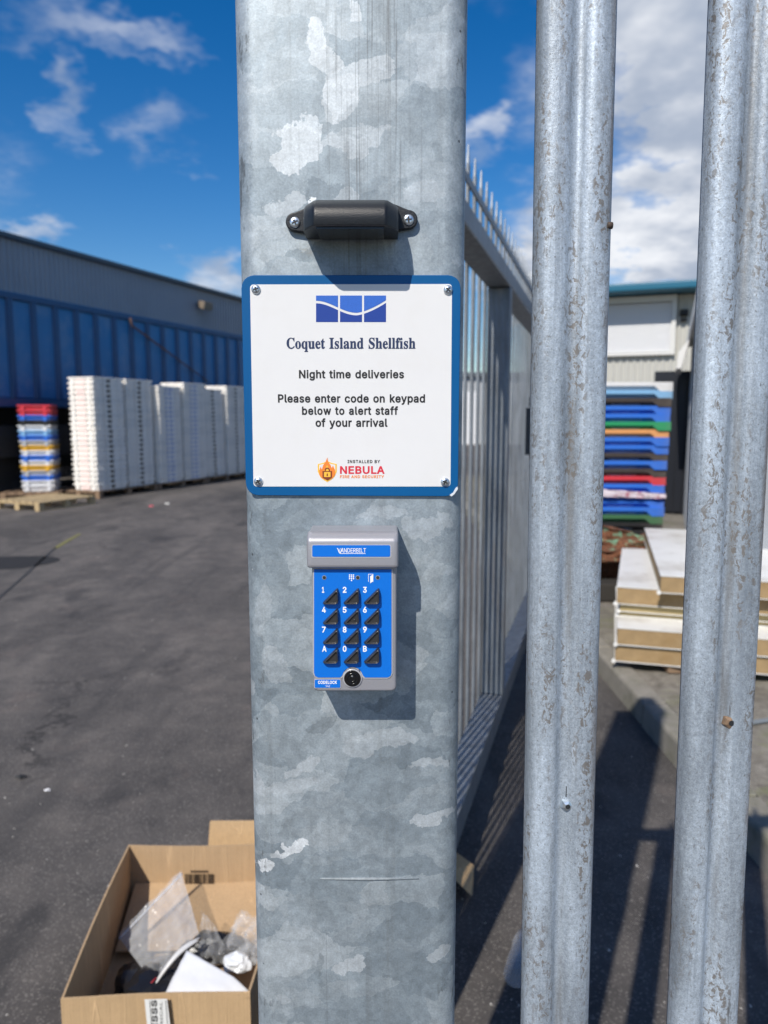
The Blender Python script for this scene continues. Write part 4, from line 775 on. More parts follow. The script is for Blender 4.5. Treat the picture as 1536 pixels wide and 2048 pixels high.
# ------------------------------------------------------------------ cardboard box of packaging by the post
def cardboard(name, base):
    m = bpy.data.materials.new(name); m.use_nodes = True; t = NT(m.node_tree)
    co = t.n('ShaderNodeTexCoord').outputs['Object']
    fl0 = t.noise(t.v('MULTIPLY', co, (1, 1, .02)), 210, 2, .5); bl0 = t.noise(co, 8, 5, .65); ft = t.noise(co, 260, 3, .7)
    col = t.mix(bl0, tuple(c * .86 for c in base), tuple(c * 1.10 for c in base))
    col = t.mix(.5, col, t.ramp(fl0, [(.35, .88), (.65, 1.08)]), 'MULTIPLY'); col = t.mix(.4, col, t.ramp(ft, [(.3, .85), (.7, 1.1)]), 'MULTIPLY')
    cr0 = t.smooth(t.noise(t.v('MULTIPLY', co, (1, 1, .05)), 14, 2, .5), .495, .505); cr1 = t.smooth(t.noise(t.v('MULTIPLY', co, (1, 1, .05)), 14, 2, .5), .515, .505)
    crs = t.m('MULTIPLY', cr0, cr1); col = t.mix(t.m('MULTIPLY', crs, .35), col, tuple(c * 1.5 for c in base))
    sc0 = t.smooth(t.noise(t.v('MULTIPLY', co, (.4, .4, 1)), 26, 6, .75), .62, .70); col = t.mix(t.m('MULTIPLY', sc0, .35), col, tuple(c * .6 for c in base))
    p = t.n('ShaderNodeBsdfPrincipled', {'Base Color': col, 'Roughness': .85, 'Specular IOR Level': .2})
    h = t.m('ADD', t.m('MULTIPLY', fl0, .5), t.m('ADD', t.m('MULTIPLY', bl0, 2.2), t.m('MULTIPLY', crs, .8)))
    bp = t.n('ShaderNodeBump', {'Strength': .5, 'Distance': .003, 'Height': h}); t.put(p.inputs['Normal'], bp.outputs[0])
    t.n('ShaderNodeOutputMaterial', {'Surface': p.outputs[0]}); return m
M_CARD = cardboard('cardboard', (.48, .33, .185)); M_CARDIN = cardboard('cardboard_inside', (.44, .305, .18))

RZ = .22
FLc, FRc, BLc, BRc = onz(121, 1999, RZ), onz(500, 1986, RZ), onz(257, 1690, RZ), onz(585, 1684, RZ)
box = tag(empty('cardboard_box', (FLc.x, FLc.y, 0)), 'open brown cardboard box full of packaging beside the gate post', 'box')
def wall(A, B, z0, z1, nm, mt, th=.005, bow=.0, dip=0.0):
    m = MB(); A = Vector((A.x, A.y, 0)); B = Vector((B.x, B.y, 0)); n = 14; t = (B - A).normalized(); q = Vector((-t.y, t.x, 0)); loops = []
    for i in range(n + 1):
        s = i / n; p = A.lerp(B, s) + q * bow * math.sin(math.pi * s); zz = z1 - dip * math.sin(math.pi * min(1, s * 1.1)) + .0012 * noise.noise((s * 9, z1, 3))
        loops.append([(p.x, p.y, z0), (p.x + q.x * th, p.y + q.y * th, z0), (p.x + q.x * th, p.y + q.y * th, zz), (p.x, p.y, zz)])
    m.loft(loops); return m.build(nm, mt, box)
wall(FLc, FRc, .006, RZ, 'front_wall', M_CARD, bow=.006, dip=.0)
wall(BLc, BRc, .006, RZ + .001, 'back_wall', M_CARDIN, th=-.005, bow=-.012)
wall(FLc + Vector((0, .006, 0)), BLc - Vector((0, .006, 0)), .006, RZ + .0005, 'side_wall', M_CARDIN, th=-.005, bow=.006)
wall(FRc + Vector((0, .006, 0)), BRc - Vector((0, .006, 0)), .006, RZ + .0008, 'side_wall', M_CARDIN, bow=-.004)
fm = MB(); fm.loft([[(p.x, p.y, z) for p in (FLc, FRc, BRc, BLc)] for z in (.001, .006)]); fm.build('floor_panel', M_CARDIN, box)
# inner flap leaning on the back wall, just below mid height
d = (BRc - BLc).normalized(); nrm = Vector((d.y, -d.x, 0))
fa, fb = BLc + d * .02 + nrm * .012, BRc - d * .02 + nrm * .012
fm = MB(); fm.loft([[(fa.x, fa.y, .10), (fb.x, fb.y, .10), (fb.x + nrm.x * .2, fb.y + nrm.y * .2, .03), (fa.x + nrm.x * .2, fa.y + nrm.y * .2, .03)], [(fa.x, fa.y, .104), (fb.x, fb.y, .104), (fb.x + nrm.x * .2, fb.y + nrm.y * .2, .034), (fa.x + nrm.x * .2, fa.y + nrm.y * .2, .034)]])
fm.build('flap', M_CARDIN, box)
# barcode printed on the back wall
bc = at(372, 1750, BLc.y - .010); M_BAR = mat('barcode_ink', (.03, .02, .012), .8); random.seed(9)
def backY(px): 
    f = (px - 257) / (585 - 257); return BLc.y + (BRc.y - BLc.y) * f - .021
x = 370.0
while x < 426:
    w = random.choice((.9, .9, 1.4, 2.1)); Yb = backY(x); q = [at(x, 1748, Yb), at(x + w, 1748, Yb), at(x + w, 1768, Yb), at(x, 1768, Yb)]
    m = MB(); m.loft([q, [p + Vector((0, .0004, 0)) for p in q]]); m.build('barcode_line', M_BAR, box); x += w + random.choice((.8, 1.1, 1.7))
random.seed(3); x = 381
while x < 414:
    Yb = backY(x); q = [at(x, 1741, Yb), at(x + 2, 1741, Yb), at(x + 2, 1745, Yb), at(x, 1745, Yb)]
    m = MB(); m.loft([q, [p + Vector((0, .0004, 0)) for p in q]]); m.build('barcode_digit', M_BAR, box); x += 3.6
# printed tape over the front edge
ty = FLc.y - .0015; ty2 = (FLc.y + FRc.y) / 2 - .008
def tp(px, py): 
    f = (px - 121) / (500 - 121); Yb = FLc.y + (FRc.y - FLc.y) * f - .006 * math.sin(math.pi * f) - .0012; p = at(px, py, Yb); return p
q = [tp(289, 1999), tp(334, 1998), tp(344, 2080), tp(297, 2080)]
m = MB(); m.loft([q, [p + Vector((0, .0006, 0)) for p in q]]); tape = m.build('tape', mat('white_tape', (.72, .72, .70), .35), box)
def vertical_text(txt, font, px0, px1, py0, py1, m_):
    """letters turned a quarter, reading upwards, cut by the frame as in the print"""
    Y = tp((px0 + px1) / 2, 2010).y - .0006; o = lettering(txt, font, 0, 100, 1500, 20, Y, m_, box)
    xs = [v.co.x for v in o.data.vertices]; zs = [v.co.z for v in o.data.vertices]; x0, x1, z0, z1 = min(xs), max(xs), min(zs), max(zs)
    A, B = at(px0, py0, Y), at(px1, py1, Y); off = worldloc(box)
    for v in o.data.vertices:
        s, t = (v.co.x - x0) / (x1 - x0), (v.co.z - z0) / (z1 - z0)
        v.co.x = B.x + (A.x - B.x) * t - off.x; v.co.z = B.z + (A.z - B.z) * s - off.z
vertical_text('ESSS', 'b', 302, 316, 2000, 2058, M_INK)
vertical_text('ELECTRICAL', 'l', 319, 328, 2003, 2100, M_INK)
for px in (299, 331):
    q = [tp(px, 2001), tp(px + 1, 2001), tp(px + 7, 2080), tp(px + 6, 2080)]
    m = MB(); m.loft([[p - Vector((0, .0006, 0)) for p in q], q]); m.build('tape_line', M_INK, box)

# what lies in the box -------------------------------------------------------
def sheet(corners, nu, nv, amp, freq, seed, th=0.0, fold=None):
    """crumpled four-cornered sheet"""
    A, B, C, D = [Vector(c) for c in corners]; vs = []; n = ((B - A).cross(D - A)).normalized()
    for i in range(nu + 1):
        for j in range(nv + 1):
            u, v = i / nu, j / nv; p = A.lerp(B, u).lerp(D.lerp(C, u), v)
            h = noise.noise((u * freq + seed, v * freq, seed * 2.7)) + .5 * noise.noise((u * freq * 2.3, v * freq * 2.3 + seed, 7)) + .35 * abs(noise.noise((u * freq * 4 + seed, v * freq * 4, 1)))
            vs.append(p + n * h * amp + (fold(u, v) if fold else Vector((0, 0, 0))))
    fs = [(i * (nv + 1) + j, (i + 1) * (nv + 1) + j, (i + 1) * (nv + 1) + j + 1, i * (nv + 1) + j + 1) for i in range(nu) for j in range(nv)]
    m = MB(); m.add(vs, fs, True); return m
def inb(px, py, Z): return onz(px, py, Z)
M_FOAM = mat('white_foam', (.60, .62, .66), .8, vary=.05, vscale=60, bump=.3, bscale=500)
# white foam sheet, corner up
a, b, c, d = inb(376, 1903, .165), inb(500, 1975, .15), inb(455, 2040, .10), inb(325, 2010, .09)
m = sheet((a, b, c, d), 16, 16, .006, 2.2, 6.1, fold=lambda u, v: Vector((0, 0, -.03)) * max(0, u - .75) * 2 + Vector((0, 0, .010)) * math.sin(3 * v)); fo = m.build('foam_sheet', M_FOAM, fix=False); sm_ = fo.modifiers.new('solid', 'SOLIDIFY'); sm_.thickness = .007; tag((fo), 'white foam sheet lying at the front of the cardboard box', 'foam sheet')
# clear grip-seal bag standing in the box
A, B, C, D = inb(236, 1872, .10), inb(362, 1742, .19), inb(398, 1868, .14), inb(305, 1965, .07)
bag = tag(empty('plastic_bag', (A.x, A.y, .01)), 'clear grip seal plastic bag standing open in the cardboard box', 'bag')
def belly(u, v): return Vector((0, -.03, .015)) * math.sin(math.pi * u) * math.sin(math.pi * v)
def belly2(u, v): return Vector((.012, .03, .0)) * math.sin(math.pi * u) * math.sin(math.pi * v)
sheet((A, B, C, D), 40, 40, .013, 4.2, 1.3, fold=belly).build('film', M_FILM, bag, fix=False)
sheet((A, B, C, D), 40, 40, .013, 4.2, 5.3, fold=belly2).build('film', M_FILM, bag, fix=False)
M_SEAL = mat('bag_seal', (.62, .64, .70), .3)
for bow in (-.018, .016):
    pts = [A.lerp(B, s) + Vector((.6 * bow, bow, .3 * bow)) * math.sin(math.pi * s) * 1.4 + Vector((.004, -.004, -.006)) for s in [i / 14 for i in range(15)]]
    MB().tube(pts, .0019, 6).build('seal_strip', M_SEAL, bag)
for o_ in (0, .010):
    pts = [D.lerp(C, s) + Vector((.004, -.008 - o_, -.004 + .02 * math.sin(math.pi * s))) for s in [i / 14 for i in range(15)]]
    MB().tube(pts, [.0015 + .0035 * math.sin(math.pi * i / 14) for i in range(15)], 6).build('folded_edge', mat('milky_film', (.75, .76, .78), .3, alpha=.75), bag)
# second crumpled bag against the post side
A2, B2, C2, D2 = inb(440, 1900, .06), inb(478, 1822, .19), inb(545, 1850, .17), inb(520, 1935, .07)
bag2 = tag(empty('plastic_bag', (A2.x, A2.y, .01)), 'crumpled clear plastic bag at the back of the cardboard box beside the post', 'bag')
sheet((A2, B2, C2, D2), 18, 18, .03, 4.5, 8.1).build('film', M_FILM, bag2, fix=False)
sheet((A2, B2, C2, D2), 18, 18, .03, 4.5, 3.1, fold=lambda u, v: Vector((0, -.03, .01)) * math.sin(math.pi * u)).build('film', M_FILM, bag2, fix=False)
A3, B3, C3, D3 = inb(395, 1935, .05), inb(402, 1822, .16), inb(425, 1845, .15), inb(470, 1925, .06)
bag3 = tag(empty('plastic_bag', (A3.x, A3.y, .01)), 'narrow twisted clear plastic bag between the other two bags', 'bag')
sheet((A3, B3, C3, D3), 18, 18, .022, 5, 2.2).build('film', M_FILM, bag3, fix=False)
def lump(c, s, seed, mt, nm, lb, cat):
    bm = bmesh.new(); bmesh.ops.create_icosphere(bm, subdivisions=3, radius=1)
    for v in bm.verts:
        k2 = 1 + .35 * noise.noise(v.co * 1.6 + Vector((seed, 0, 0))) + .15 * noise.noise(v.co * 4 + Vector((0, seed, 0)))
        v.co = Vector((v.co.x * s[0], v.co.y * s[1], v.co.z * s[2])) * k2
    me = bpy.data.meshes.new(nm); bm.to_mesh(me); bm.free(); me.materials.append(mt); o = bpy.data.objects.new(nm, me); COL.objects.link(o); o.location = c
    return tag(o, lb, cat)
M_BLKBAG = mat('black_polythene', (.012, .012, .014), .25, bump=.6, bscale=60)
lump(inb(300, 1968, .05), (.10, .08, .035), 1, M_BLKBAG, 'black_wrapping', 'black plastic wrapping on the floor of the cardboard box', 'wrapping')
lump(inb(430, 1898, .055), (.09, .05, .035), 4, M_BLKBAG, 'black_wrapping', 'black plastic wrapping behind the white foam sheet', 'wrapping')
lump(inb(475, 1925, .075), (.035, .03, .022), 7, mat('white_card', (.7, .74, .8), .4), 'white_carton', 'crushed white carton under the clear bag beside the post', 'carton')
a, b, c, d = inb(268, 2008, .02), inb(318, 1930, .07), inb(345, 1950, .07), inb(335, 2015, .03)
sheet((a, b, c, d), 10, 10, .006, 3, 4).build('manual', mat('dark_leaflet', (.035, .033, .04), .4), None, fix=False)
tag(bpy.data.objects['manual'], 'dark printed leaflet under the grip seal bag', 'leaflet')
a, b = inb(283, 1998, .05), inb(313, 1955, .09)
o = bpy.data.objects['manual']
MB().tube([a, a.lerp(b, .5) + Vector((0, 0, .008)), b], .002, 6).build('red_stripe', mat('red_print', (.30, .012, .02), .5), o)
a, b, c, d = inb(272, 1972, .06), inb(300, 2003, .07), inb(306, 2003, .068), inb(277, 1972, .058)
tag(MB().loft([[a, b, c, d], [p - Vector((0, 0, .0006)) for p in (a, b, c, d)]]).build('paper_strip', M_FOAM), 'thin white paper strip curling up in the cardboard box', 'paper')

# a second, closed carton behind
bx = tag(empty('cardboard_box', (-.24, 2.42, 0)), 'smaller cardboard box behind the open one, flap sticking out past the post', 'box')
A, B = onz(404, 1680, .20), onz(938, 1700, .20)
MB().box((A.x, 2.16, .0), (.195, 2.42, .10)).build('carton_body', M_CARD, bx, bevel=.004)
m = MB(); q = [Vector((A.x, 2.235, .101)), Vector((A.x + .22, 2.235, .101)), Vector((A.x + .22, 2.262, .214)), Vector((A.x + .006, 2.262, .213))]
m.loft([q, [p + Vector((0, .005, .001)) for p in q]]); m.build('flap', M_CARD, bx)
q = [Vector((.196, 2.17, .098)), Vector((.196, 2.33, .098)), Vector((.292, 2.27, .055)), Vector((.275, 2.17, .018))]
m = MB(); m.loft([q, [p + Vector((.001, .005, 0)) for p in q]]); m.build('flap', M_CARD, bx)

# clear bottle lying in the gate's shadow
p = onz(1042, 1925)
bt = tag(empty('plastic_bottle', (p.x, p.y, .032), R(-20)), 'empty clear plastic bottle lying on the ground behind the pale', 'bottle')
pr = [(-.11, .006), (-.11, .024), (-.10, .031), (-.03, .031), (-.02, .028), (.03, .031), (.06, .026), (.085, .014), (.10, .013), (.105, .013)]
MB().loft([[(r * math.cos(2 * math.pi * i / 16), y, r * math.sin(2 * math.pi * i / 16)) for i in range(16)] for y, r in pr], smooth=True).build('bottle_body', M_FILM, bt, world=False)
MB().loft([[(r * math.cos(2 * math.pi * i / 14), y, r * math.sin(2 * math.pi * i / 14)) for i in range(14)] for y, r in ((.1055, .0145), (.12, .0145))]).build('cap', mat('bottle_cap', (.5, .55, .62), .4), bt, world=False)

# ------------------------------------------------------------------ the yard on the left: frame of reference along the box row
RD = Vector((.385, 1, 0)).normalized(); RA = math.atan2(-RD.x, RD.y); RN = Vector((RD.y, -RD.x, 0))   # RN points right
R0 = onz(200, 998, .0); R0.z = 0
def row(u, w, z=0.0): return R0 + RD * u - RN * w + Vector((0, 0, z))       # u along the row, w to the left of it
def row_u(px, w):
    k2 = (px - PW / 2) / FPX * math.cos(PITCH) * 1.0
    best = None; q = R0 - RN * w
    # solve X = k*(Y) for points near the horizon
    k3 = (px - PW / 2) / (FPX / math.cos(PITCH)); return (k3 * q.y - q.x) / (RD.x - k3 * RD.y)

ORD = ['first', 'second', 'third', 'fourth', 'fifth', 'sixth', 'seventh', 'eighth', 'ninth', 'tenth', 'eleventh', 'twelfth', 'thirteenth', 'fourteenth', 'fifteenth', 'sixteenth', 'seventeenth', 'eighteenth', 'nineteenth', 'twentieth', 'twenty-first', 'twenty-second', 'twenty-third']
# fish boxes: a nesting tray with rolled lip, feet and hand slots
def fishbox(name, L, Wd, H, mt, rib=True):
    """tray along local y (length L) and x (width Wd), base at z 0, front (hand-slot) faces at the y ends"""
    m = MB()
    def lp(gx, gy, z): return [(-Wd / 2 + gx, -L / 2 + gy, z), (Wd / 2 - gx, -L / 2 + gy, z), (Wd / 2 - gx, L / 2 - gy, z), (-Wd / 2 + gx, L / 2 - gy, z)]
    m.loft([lp(.035, .035, 0), lp(.018, .018, H * .72), lp(.004, .004, H * .74), lp(0, 0, H * .78), lp(0, 0, H * .98), lp(.006, .006, H), lp(.02, .02, H), lp(.05, .05, .012)], True, True)
    if rib:
        for sx in (-1, 1):
            for q in (-.32, -.11, .11, .32):
                x = sx * (Wd / 2 - .010); m.box((min(x, x + sx * .011), q * L - .02, .01), (max(x, x + sx * .011), q * L + .02, H * .735))
        for sy in (-1, 1):
            for q in (-.33, .33):
                y = sy * (L / 2 - .010); m.box((q * Wd - .03, min(y, y + sy * .011), .01), (q * Wd + .03, max(y, y + sy * .011), H * .735))
    return m
M_WBOX = mat('white_crate', (.92, .89, .84), .5, vary=.06, vscale=5, dirt=((.52, .44, .36), .35), dscale=3)
M_WBOX2 = mat('greyed_crate', (.86, .84, .80), .5, vary=.08, vscale=5, dirt=((.42, .38, .33), .4), dscale=3)
M_WOOD = mat('pallet_wood', (.48, .36, .20), .85, vary=.25, vscale=7, bump=.4, bscale=60, dirt=((.2, .15, .1), .3), dscale=4)
M_WOODD = mat('old_pallet_wood', (.24, .16, .10), .9, vary=.3, vscale=7, bump=.4, bscale=60)

def pallet(loc, rz, label, mt, wd=1.0, ln=1.2):
    t = tag(empty('pallet', loc, rz), label, 'pallet', 'wooden pallets')
    n = 7
    for i in range(n):
        x = -wd / 2 + (wd - .1) * i / (n - 1); MB().box((x, -ln / 2, .122), (x + .1, ln / 2, .144)).build('slat', mt, t, bevel=.003, world=False)
    for y in (-ln / 2, -.05, ln / 2 - .1):
        MB().box((-wd / 2, y, .100), (wd / 2, y + .1, .1215)).build('stringer', mt, t, bevel=.003, world=False)
        for x in (-wd / 2, -.05, wd / 2 - .1): MB().box((x, y, .0205), (x + .1, y + .1, .0995)).build('block', mt, t, bevel=.003, world=False)
    for x in (-wd / 2, -.05, wd / 2 - .1): MB().box((x, -ln / 2, 0), (x + .1, ln / 2, .020)).build('skid', mt, t, bevel=.003, world=False)
    return t
BW, BL, BP, BH = .60, .80, .0935, .125
proto = {}
def put_box(base_mesh, loc, rz, name, label, cat, group):
    o = bpy.data.objects.new(name, base_mesh); COL.objects.link(o); o.location = loc; o.rotation_euler = (0, 0, rz); return tag(o, label, cat, group)
wb = fishbox('fish_box', BL, BW, BH, M_WBOX).build('fish_box', M_WBOX); wmesh = wb.data; bpy.data.objects.remove(wb)
wb = fishbox('fish_box', BL, BW, BH, M_WBOX2).build('fish_box', M_WBOX2); wmesh2 = wb.data; bpy.data.objects.remove(wb)
prn = MB(); prn.box((-.11, -BL / 2 - .0016, .022), (.10, -BL / 2 + .0, .082)); 
M_PINK = mat('faded_red_print', (.84, .66, .62), .6, vary=.2, vscale=40); M_BLUEP = mat('faded_blue_print', (.45, .50, .66), .6, vary=.2, vscale=40)
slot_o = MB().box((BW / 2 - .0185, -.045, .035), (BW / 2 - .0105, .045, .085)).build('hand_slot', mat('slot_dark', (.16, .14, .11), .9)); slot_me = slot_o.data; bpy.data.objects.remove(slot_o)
names = ['nearest tall white stack, beside the coloured boxes', 'second tall white stack from the coloured boxes', 'third white stack from the coloured boxes', 'fourth white stack from the coloured boxes', 'fifth white stack from the coloured boxes', 'white stack next to the sign post', 'white stack behind the sign post', 'last white stack behind the post']
random.seed(21)
for s in range(8):
    u = s * .865 + BL / 2 + .01; jr = random.uniform(-.05, .05); wj = random.uniform(-.05, .05)
    n = [22, 22, 21, 22, 21, 22, 21, 21][s]
    if s % 2 == 0: pallet(row(u + .43, BW / 2 + .2), RA, 'wooden pallet under the %s' % ['first two white stacks', '', 'third and fourth white stacks', '', 'fifth white stack and its neighbour', '', 'white stacks behind the sign post', ''][s], M_WOODD, 1.0, 1.7)
    lean = random.uniform(-.003, .003)
    
    for i in range(n):
        jx, jy = random.uniform(-.006, .006), random.uniform(-.006, .006)
        o = put_box(wmesh2 if random.random() < .3 else wmesh, row(u + jx, BW / 2 + wj + jy + lean * i, .145 + i * BP), RA + jr + random.uniform(-.012, .012), 'fish_box', 'white fish box, %s layer up, %s' % (ORD[i], names[s]), 'fish box', 'white fish boxes in the row of tall stacks')
        sl = bpy.data.objects.new('hand_slot', slot_me); COL.objects.link(sl); sl.parent = o
        if s in (0, 2, 3) and i < n:
            pm = MB(); 
            if s == 0: pm.box((-.11, -BL / 2 + .008, .012), (.09, -BL / 2 + .0165, .088)); pm.build('print', M_PINK, o, world=False)
            else: pm.box((BW / 2 - .0165, -.16, .012), (BW / 2 - .008, .14, .088)); pm.build('print', M_BLUEP, o, world=False)
# coloured stack
cols = {'red': (.62, .04, .06), 'blue': (.03, .16, .66), 'white': (.72, .73, .75), 'yellow': (.72, .40, .03), 'lightblue': (.22, .45, .72), 'black': (.02, .02, .022), 'green': (.02, .30, .12), 'orange': (.72, .33, .12), 'brown': (.055, .045, .042), 'darkgreen': (.05, .15, .07), 'grey': (.45, .46, .48)}
def cm(c): return mat('crate_' + c, cols[c], .48, vary=.08, vscale=6, dirt=((.2, .18, .16), .25), dscale=4)
cmesh = {}
def colour_box(c, key, mk):
    if (c, key) not in cmesh:
        o = mk(cm(c)); cmesh[(c, key)] = o.data; bpy.data.objects.remove(o)
    return cmesh[(c, key)]
pallet(row(-.15, 1.30), RA + .5, 'wooden pallet under the coloured stack of fish boxes', M_WOODD)
seq = ['white', 'white', 'blue', 'grey', 'yellow', 'white', 'blue', 'white', 'yellow', 'grey', 'blue', 'lightblue', 'white', 'black', 'blue', 'red', 'red']
word = {'white': 'white', 'grey': 'grey', 'lightblue': 'pale blue', 'black': 'black', 'blue': 'blue', 'red': 'red', 'yellow': 'yellow'}
cnt = {}
for i, c in enumerate(seq):
    cnt[c] = cnt.get(c, 0) + 1
    lab = '%s fish box in the short mixed colour stack, %s layer up' % (word[c], ORD[i])
    put_box(colour_box(c, 'l', lambda mt: fishbox('fish_box', .78, .56, .115, mt).build('fish_box', mt)), row(-.15 + random.uniform(-.008, .008), 1.22 + random.uniform(-.008, .008), .145 + i * .0915), RA + .62 + random.uniform(-.02, .02), 'fish_box', lab, 'fish box', 'fish boxes in the short mixed colour stack')
# bare pallet in front
p = onz(84, 1023); q = Vector((p.x, p.y, 0)) + RD * .6 - RN * .5
pallet((q.x, q.y, 0), RA - .05, 'bare pale wooden pallet on the asphalt before the coloured stack', M_WOOD)

# ------------------------------------------------------------------ blue ribbed trailer
TW = 1.62
tr = tag(empty('trailer', row(0, TW), RA), 'long blue ribbed steel trailer parked behind the white boxes', 'trailer')
M_TBLUE = mat('trailer_blue', (.016, .15, .37), .42, vary=.10, vscale=2.5, dirt=((.10, .21, .38), .75), dscale=1.6)
M_TRIB = mat('trailer_rib_blue', (.005, .062, .175), .45, vary=.10, vscale=3)
zt = at(0, 592, row(row_u(0, TW), TW).y).z; zb = 1.86
u0, u1 = -2.2, 10.4
def tb(x0, x1, y0, y1, z0, z1, nm, mt, bev=0.01, par=None): return MB().box((x0, y0, z0), (x1, y1, z1)).build(nm, mt, par or tr, bevel=bev, world=False)
tb(-2.45, -.001, u0, u1, zb, zt, 'body_shell', M_TBLUE, .02)
tb(-2.47, .05, u0 - .02, u1 + .02, zt + .001, zt + .13, 'top_rail', M_TRIB, .015)
tb(-2.40, .03, u0, u1, zb - .17, zb - .001, 'bottom_rail', M_TRIB, .015)
nrib = int((u1 - u0) / .555) + 1
ur0 = row_u(30, TW); ur0 -= math.floor((ur0 - u0) / .555) * .555
y = ur0
while y < u1 - .08:
    m = MB(); m.loft([[(0, y - .075, z), (.055, y - .045, z), (.055, y + .045, z), (0, y + .075, z)] for z in (zb, zt)]); m.build('rib', M_TRIB, tr, world=False); y += .555
M_CHAS = mat('chassis_black', (.018, .019, .021), .7, vary=.3, vscale=5)
for x in (-1.75, -.75): tb(x - .06, x + .06, u0 + .2, u1 - .2, zb - .50, zb - .171, 'chassis_beam', M_CHAS)
for y in (u0 + .6, u0 + 1.95, u1 - 3.0, u1 - 1.7):
    for x in (-2.2, -.45):
        m = MB(); n = 24; rr = .52
        m.loft([[(xx, y + r * math.cos(2 * math.pi * i / n), .52 + r * math.sin(2 * math.pi * i / n)) for i in range(n)] for xx, r in ((x - .14, rr * .86), (x - .12, rr), (x + .12, rr), (x + .14, rr * .86), (x + .10, rr * .55), (x + .12, rr * .2))], smooth=False)
        w_ = m.build('wheel', mat('tyre_rubber', (.02, .02, .021), .85), tr, world=False)
    tb(-2.1, -.55, y - .06, y + .06, .46, .58, 'axle', M_CHAS)
    for x in (-1.75, -.75): tb(x - .05, x + .05, y - .3, y + .3, .585, zb - .501, 'suspension', M_CHAS)
tb(-.20, -.12, u0 + .1, u1 - 3.8, .75, 1.35, 'side_guard', M_CHAS)
tb(-2.30, -2.25, u0, u1, .30, zb - .2, 'far_skirt', M_CHAS)
# rusty lever and stay on the trailer side
ua = row_u(268, TW - .1); ub = row_u(425, TW - .1)
za = at(268, 650, row(ua, TW - .1).y).z; zc = at(425, 768, row(ub, TW - .1).y).z
rl = MB().tube([(.11, ua, za + .15), (.10, ua + .05, za), (.09, ub, zc)], [.022, .022, .010], 7); rl.build('sheet_lever', rusty('rust_lever', (.11, .06, .04), (.05, .06, .1), .3, 6), tr, world=False)

# ------------------------------------------------------------------ grey clad building behind the trailer
BWd = 4.9
bl = tag(empty('warehouse', row(0, BWd), RA), 'long grey corrugated warehouse behind the blue trailer', 'building')
M_CLAD = mat('grey_cladding', (.30, .315, .35), .5, vary=.06, vscale=1.5, dirt=((.22, .22, .24), .3), dscale=.6)
def cladding(y0, y1, z0, z1, pitch, depth, axis='y'):
    m = MB(); vs = []; fs = []; y = y0; seq2 = []
    while y < y1:
        seq2 += [(y, 0), (y + pitch * .45, 0), (y + pitch * .55, depth), (y + pitch * .9, depth)]; y += pitch
    for (yy, dd) in seq2:
        for z in (z0, z1): vs.append((dd, yy, z) if axis == 'y' else (yy, -dd, z))
    fs = [(2 * i, 2 * i + 2, 2 * i + 3, 2 * i + 1) for i in range(len(seq2) - 1)]
    m.add(vs, fs); return m
eu = row_u(0, BWd); ez_ = at(0, 468, row(eu, BWd).y).z
cladding(-4, 30, 0, ez_, .16, .03).build('cladding', M_CLAD, bl, world=False, fix=False)
MB().box((-14, -4, 0), (-.02, 30, ez_ - .05)).build('wall_core', M_CLAD, bl, world=False)
MB().box((-.05, -4.1, ez_), (.16, 30.1, ez_ + .12)).build('gutter', mat('gutter_dark', (.06, .085, .11), .5), bl, bevel=.02, world=False)
m = MB(); m.loft([[(-.06, y, ez_ + .02), (-7, y, ez_ + .45), (-14, y, ez_ + .02), (-14, y, ez_ - .04), (-.06, y, ez_ - .04)] for y in (-4.1, 30.1)]); m.build('roof', M_CLAD, bl, world=False)
fu = row_u(412, BWd - .2); fz = at(412, 609, row(fu, BWd - .2).y).z
fl_ = tag(empty('floodlight', row(fu, BWd - .05, fz), RA), 'brown floodlight fixed to the grey warehouse wall', 'floodlight')
M_FLD = mat('floodlight_brown', (.20, .16, .12), .6, vary=.3)
MB().loft([[(.10, -.20, -.10), (.10, .20, -.10), (.10, .20, .10), (.10, -.20, .10)], [(.34, -.24, -.20), (.34, .24, -.20), (.40, .24, .06), (.40, -.24, .06)]]).build('lamp_head', M_FLD, fl_, bevel=.015, world=False)
MB().box((-.02, -.05, -.05), (.099, .05, .05)).build('bracket', M_CHAS, fl_, world=False)
MB().tube([(.1, .2, 0), (.12, .5, -.02), (.02, .75, 0)], .04).build('conduit', M_FLD, fl_, world=False)

# ------------------------------------------------------------------ low shed far beyond the gate
fs_ = tag(empty('shed', (4.0, 42, 0), 0), 'low pale grey shed far beyond the open gate', 'shed')
MB().box((-14, .06, 0), (16, 10, 3.6)).build('wall_core', M_CLAD, fs_, world=False)
cladding(-14, 16, 0, 3.7, .4, .06, 'x').build('cladding', mat('pale_cladding', (.42, .44, .46), .5, vary=.05), fs_, world=False, fix=False)
MB().box((-14.2, -.3, 3.72), (16.2, 10.2, 3.95)).build('roof', mat('shed_roof', (.12, .14, .16), .6), fs_, world=False)
MB().box((-3.0, -.16, 0), (1.2, -.07, 2.9)).build('roller_door', mat('white_door', (.75, .76, .78), .5), fs_, world=False)

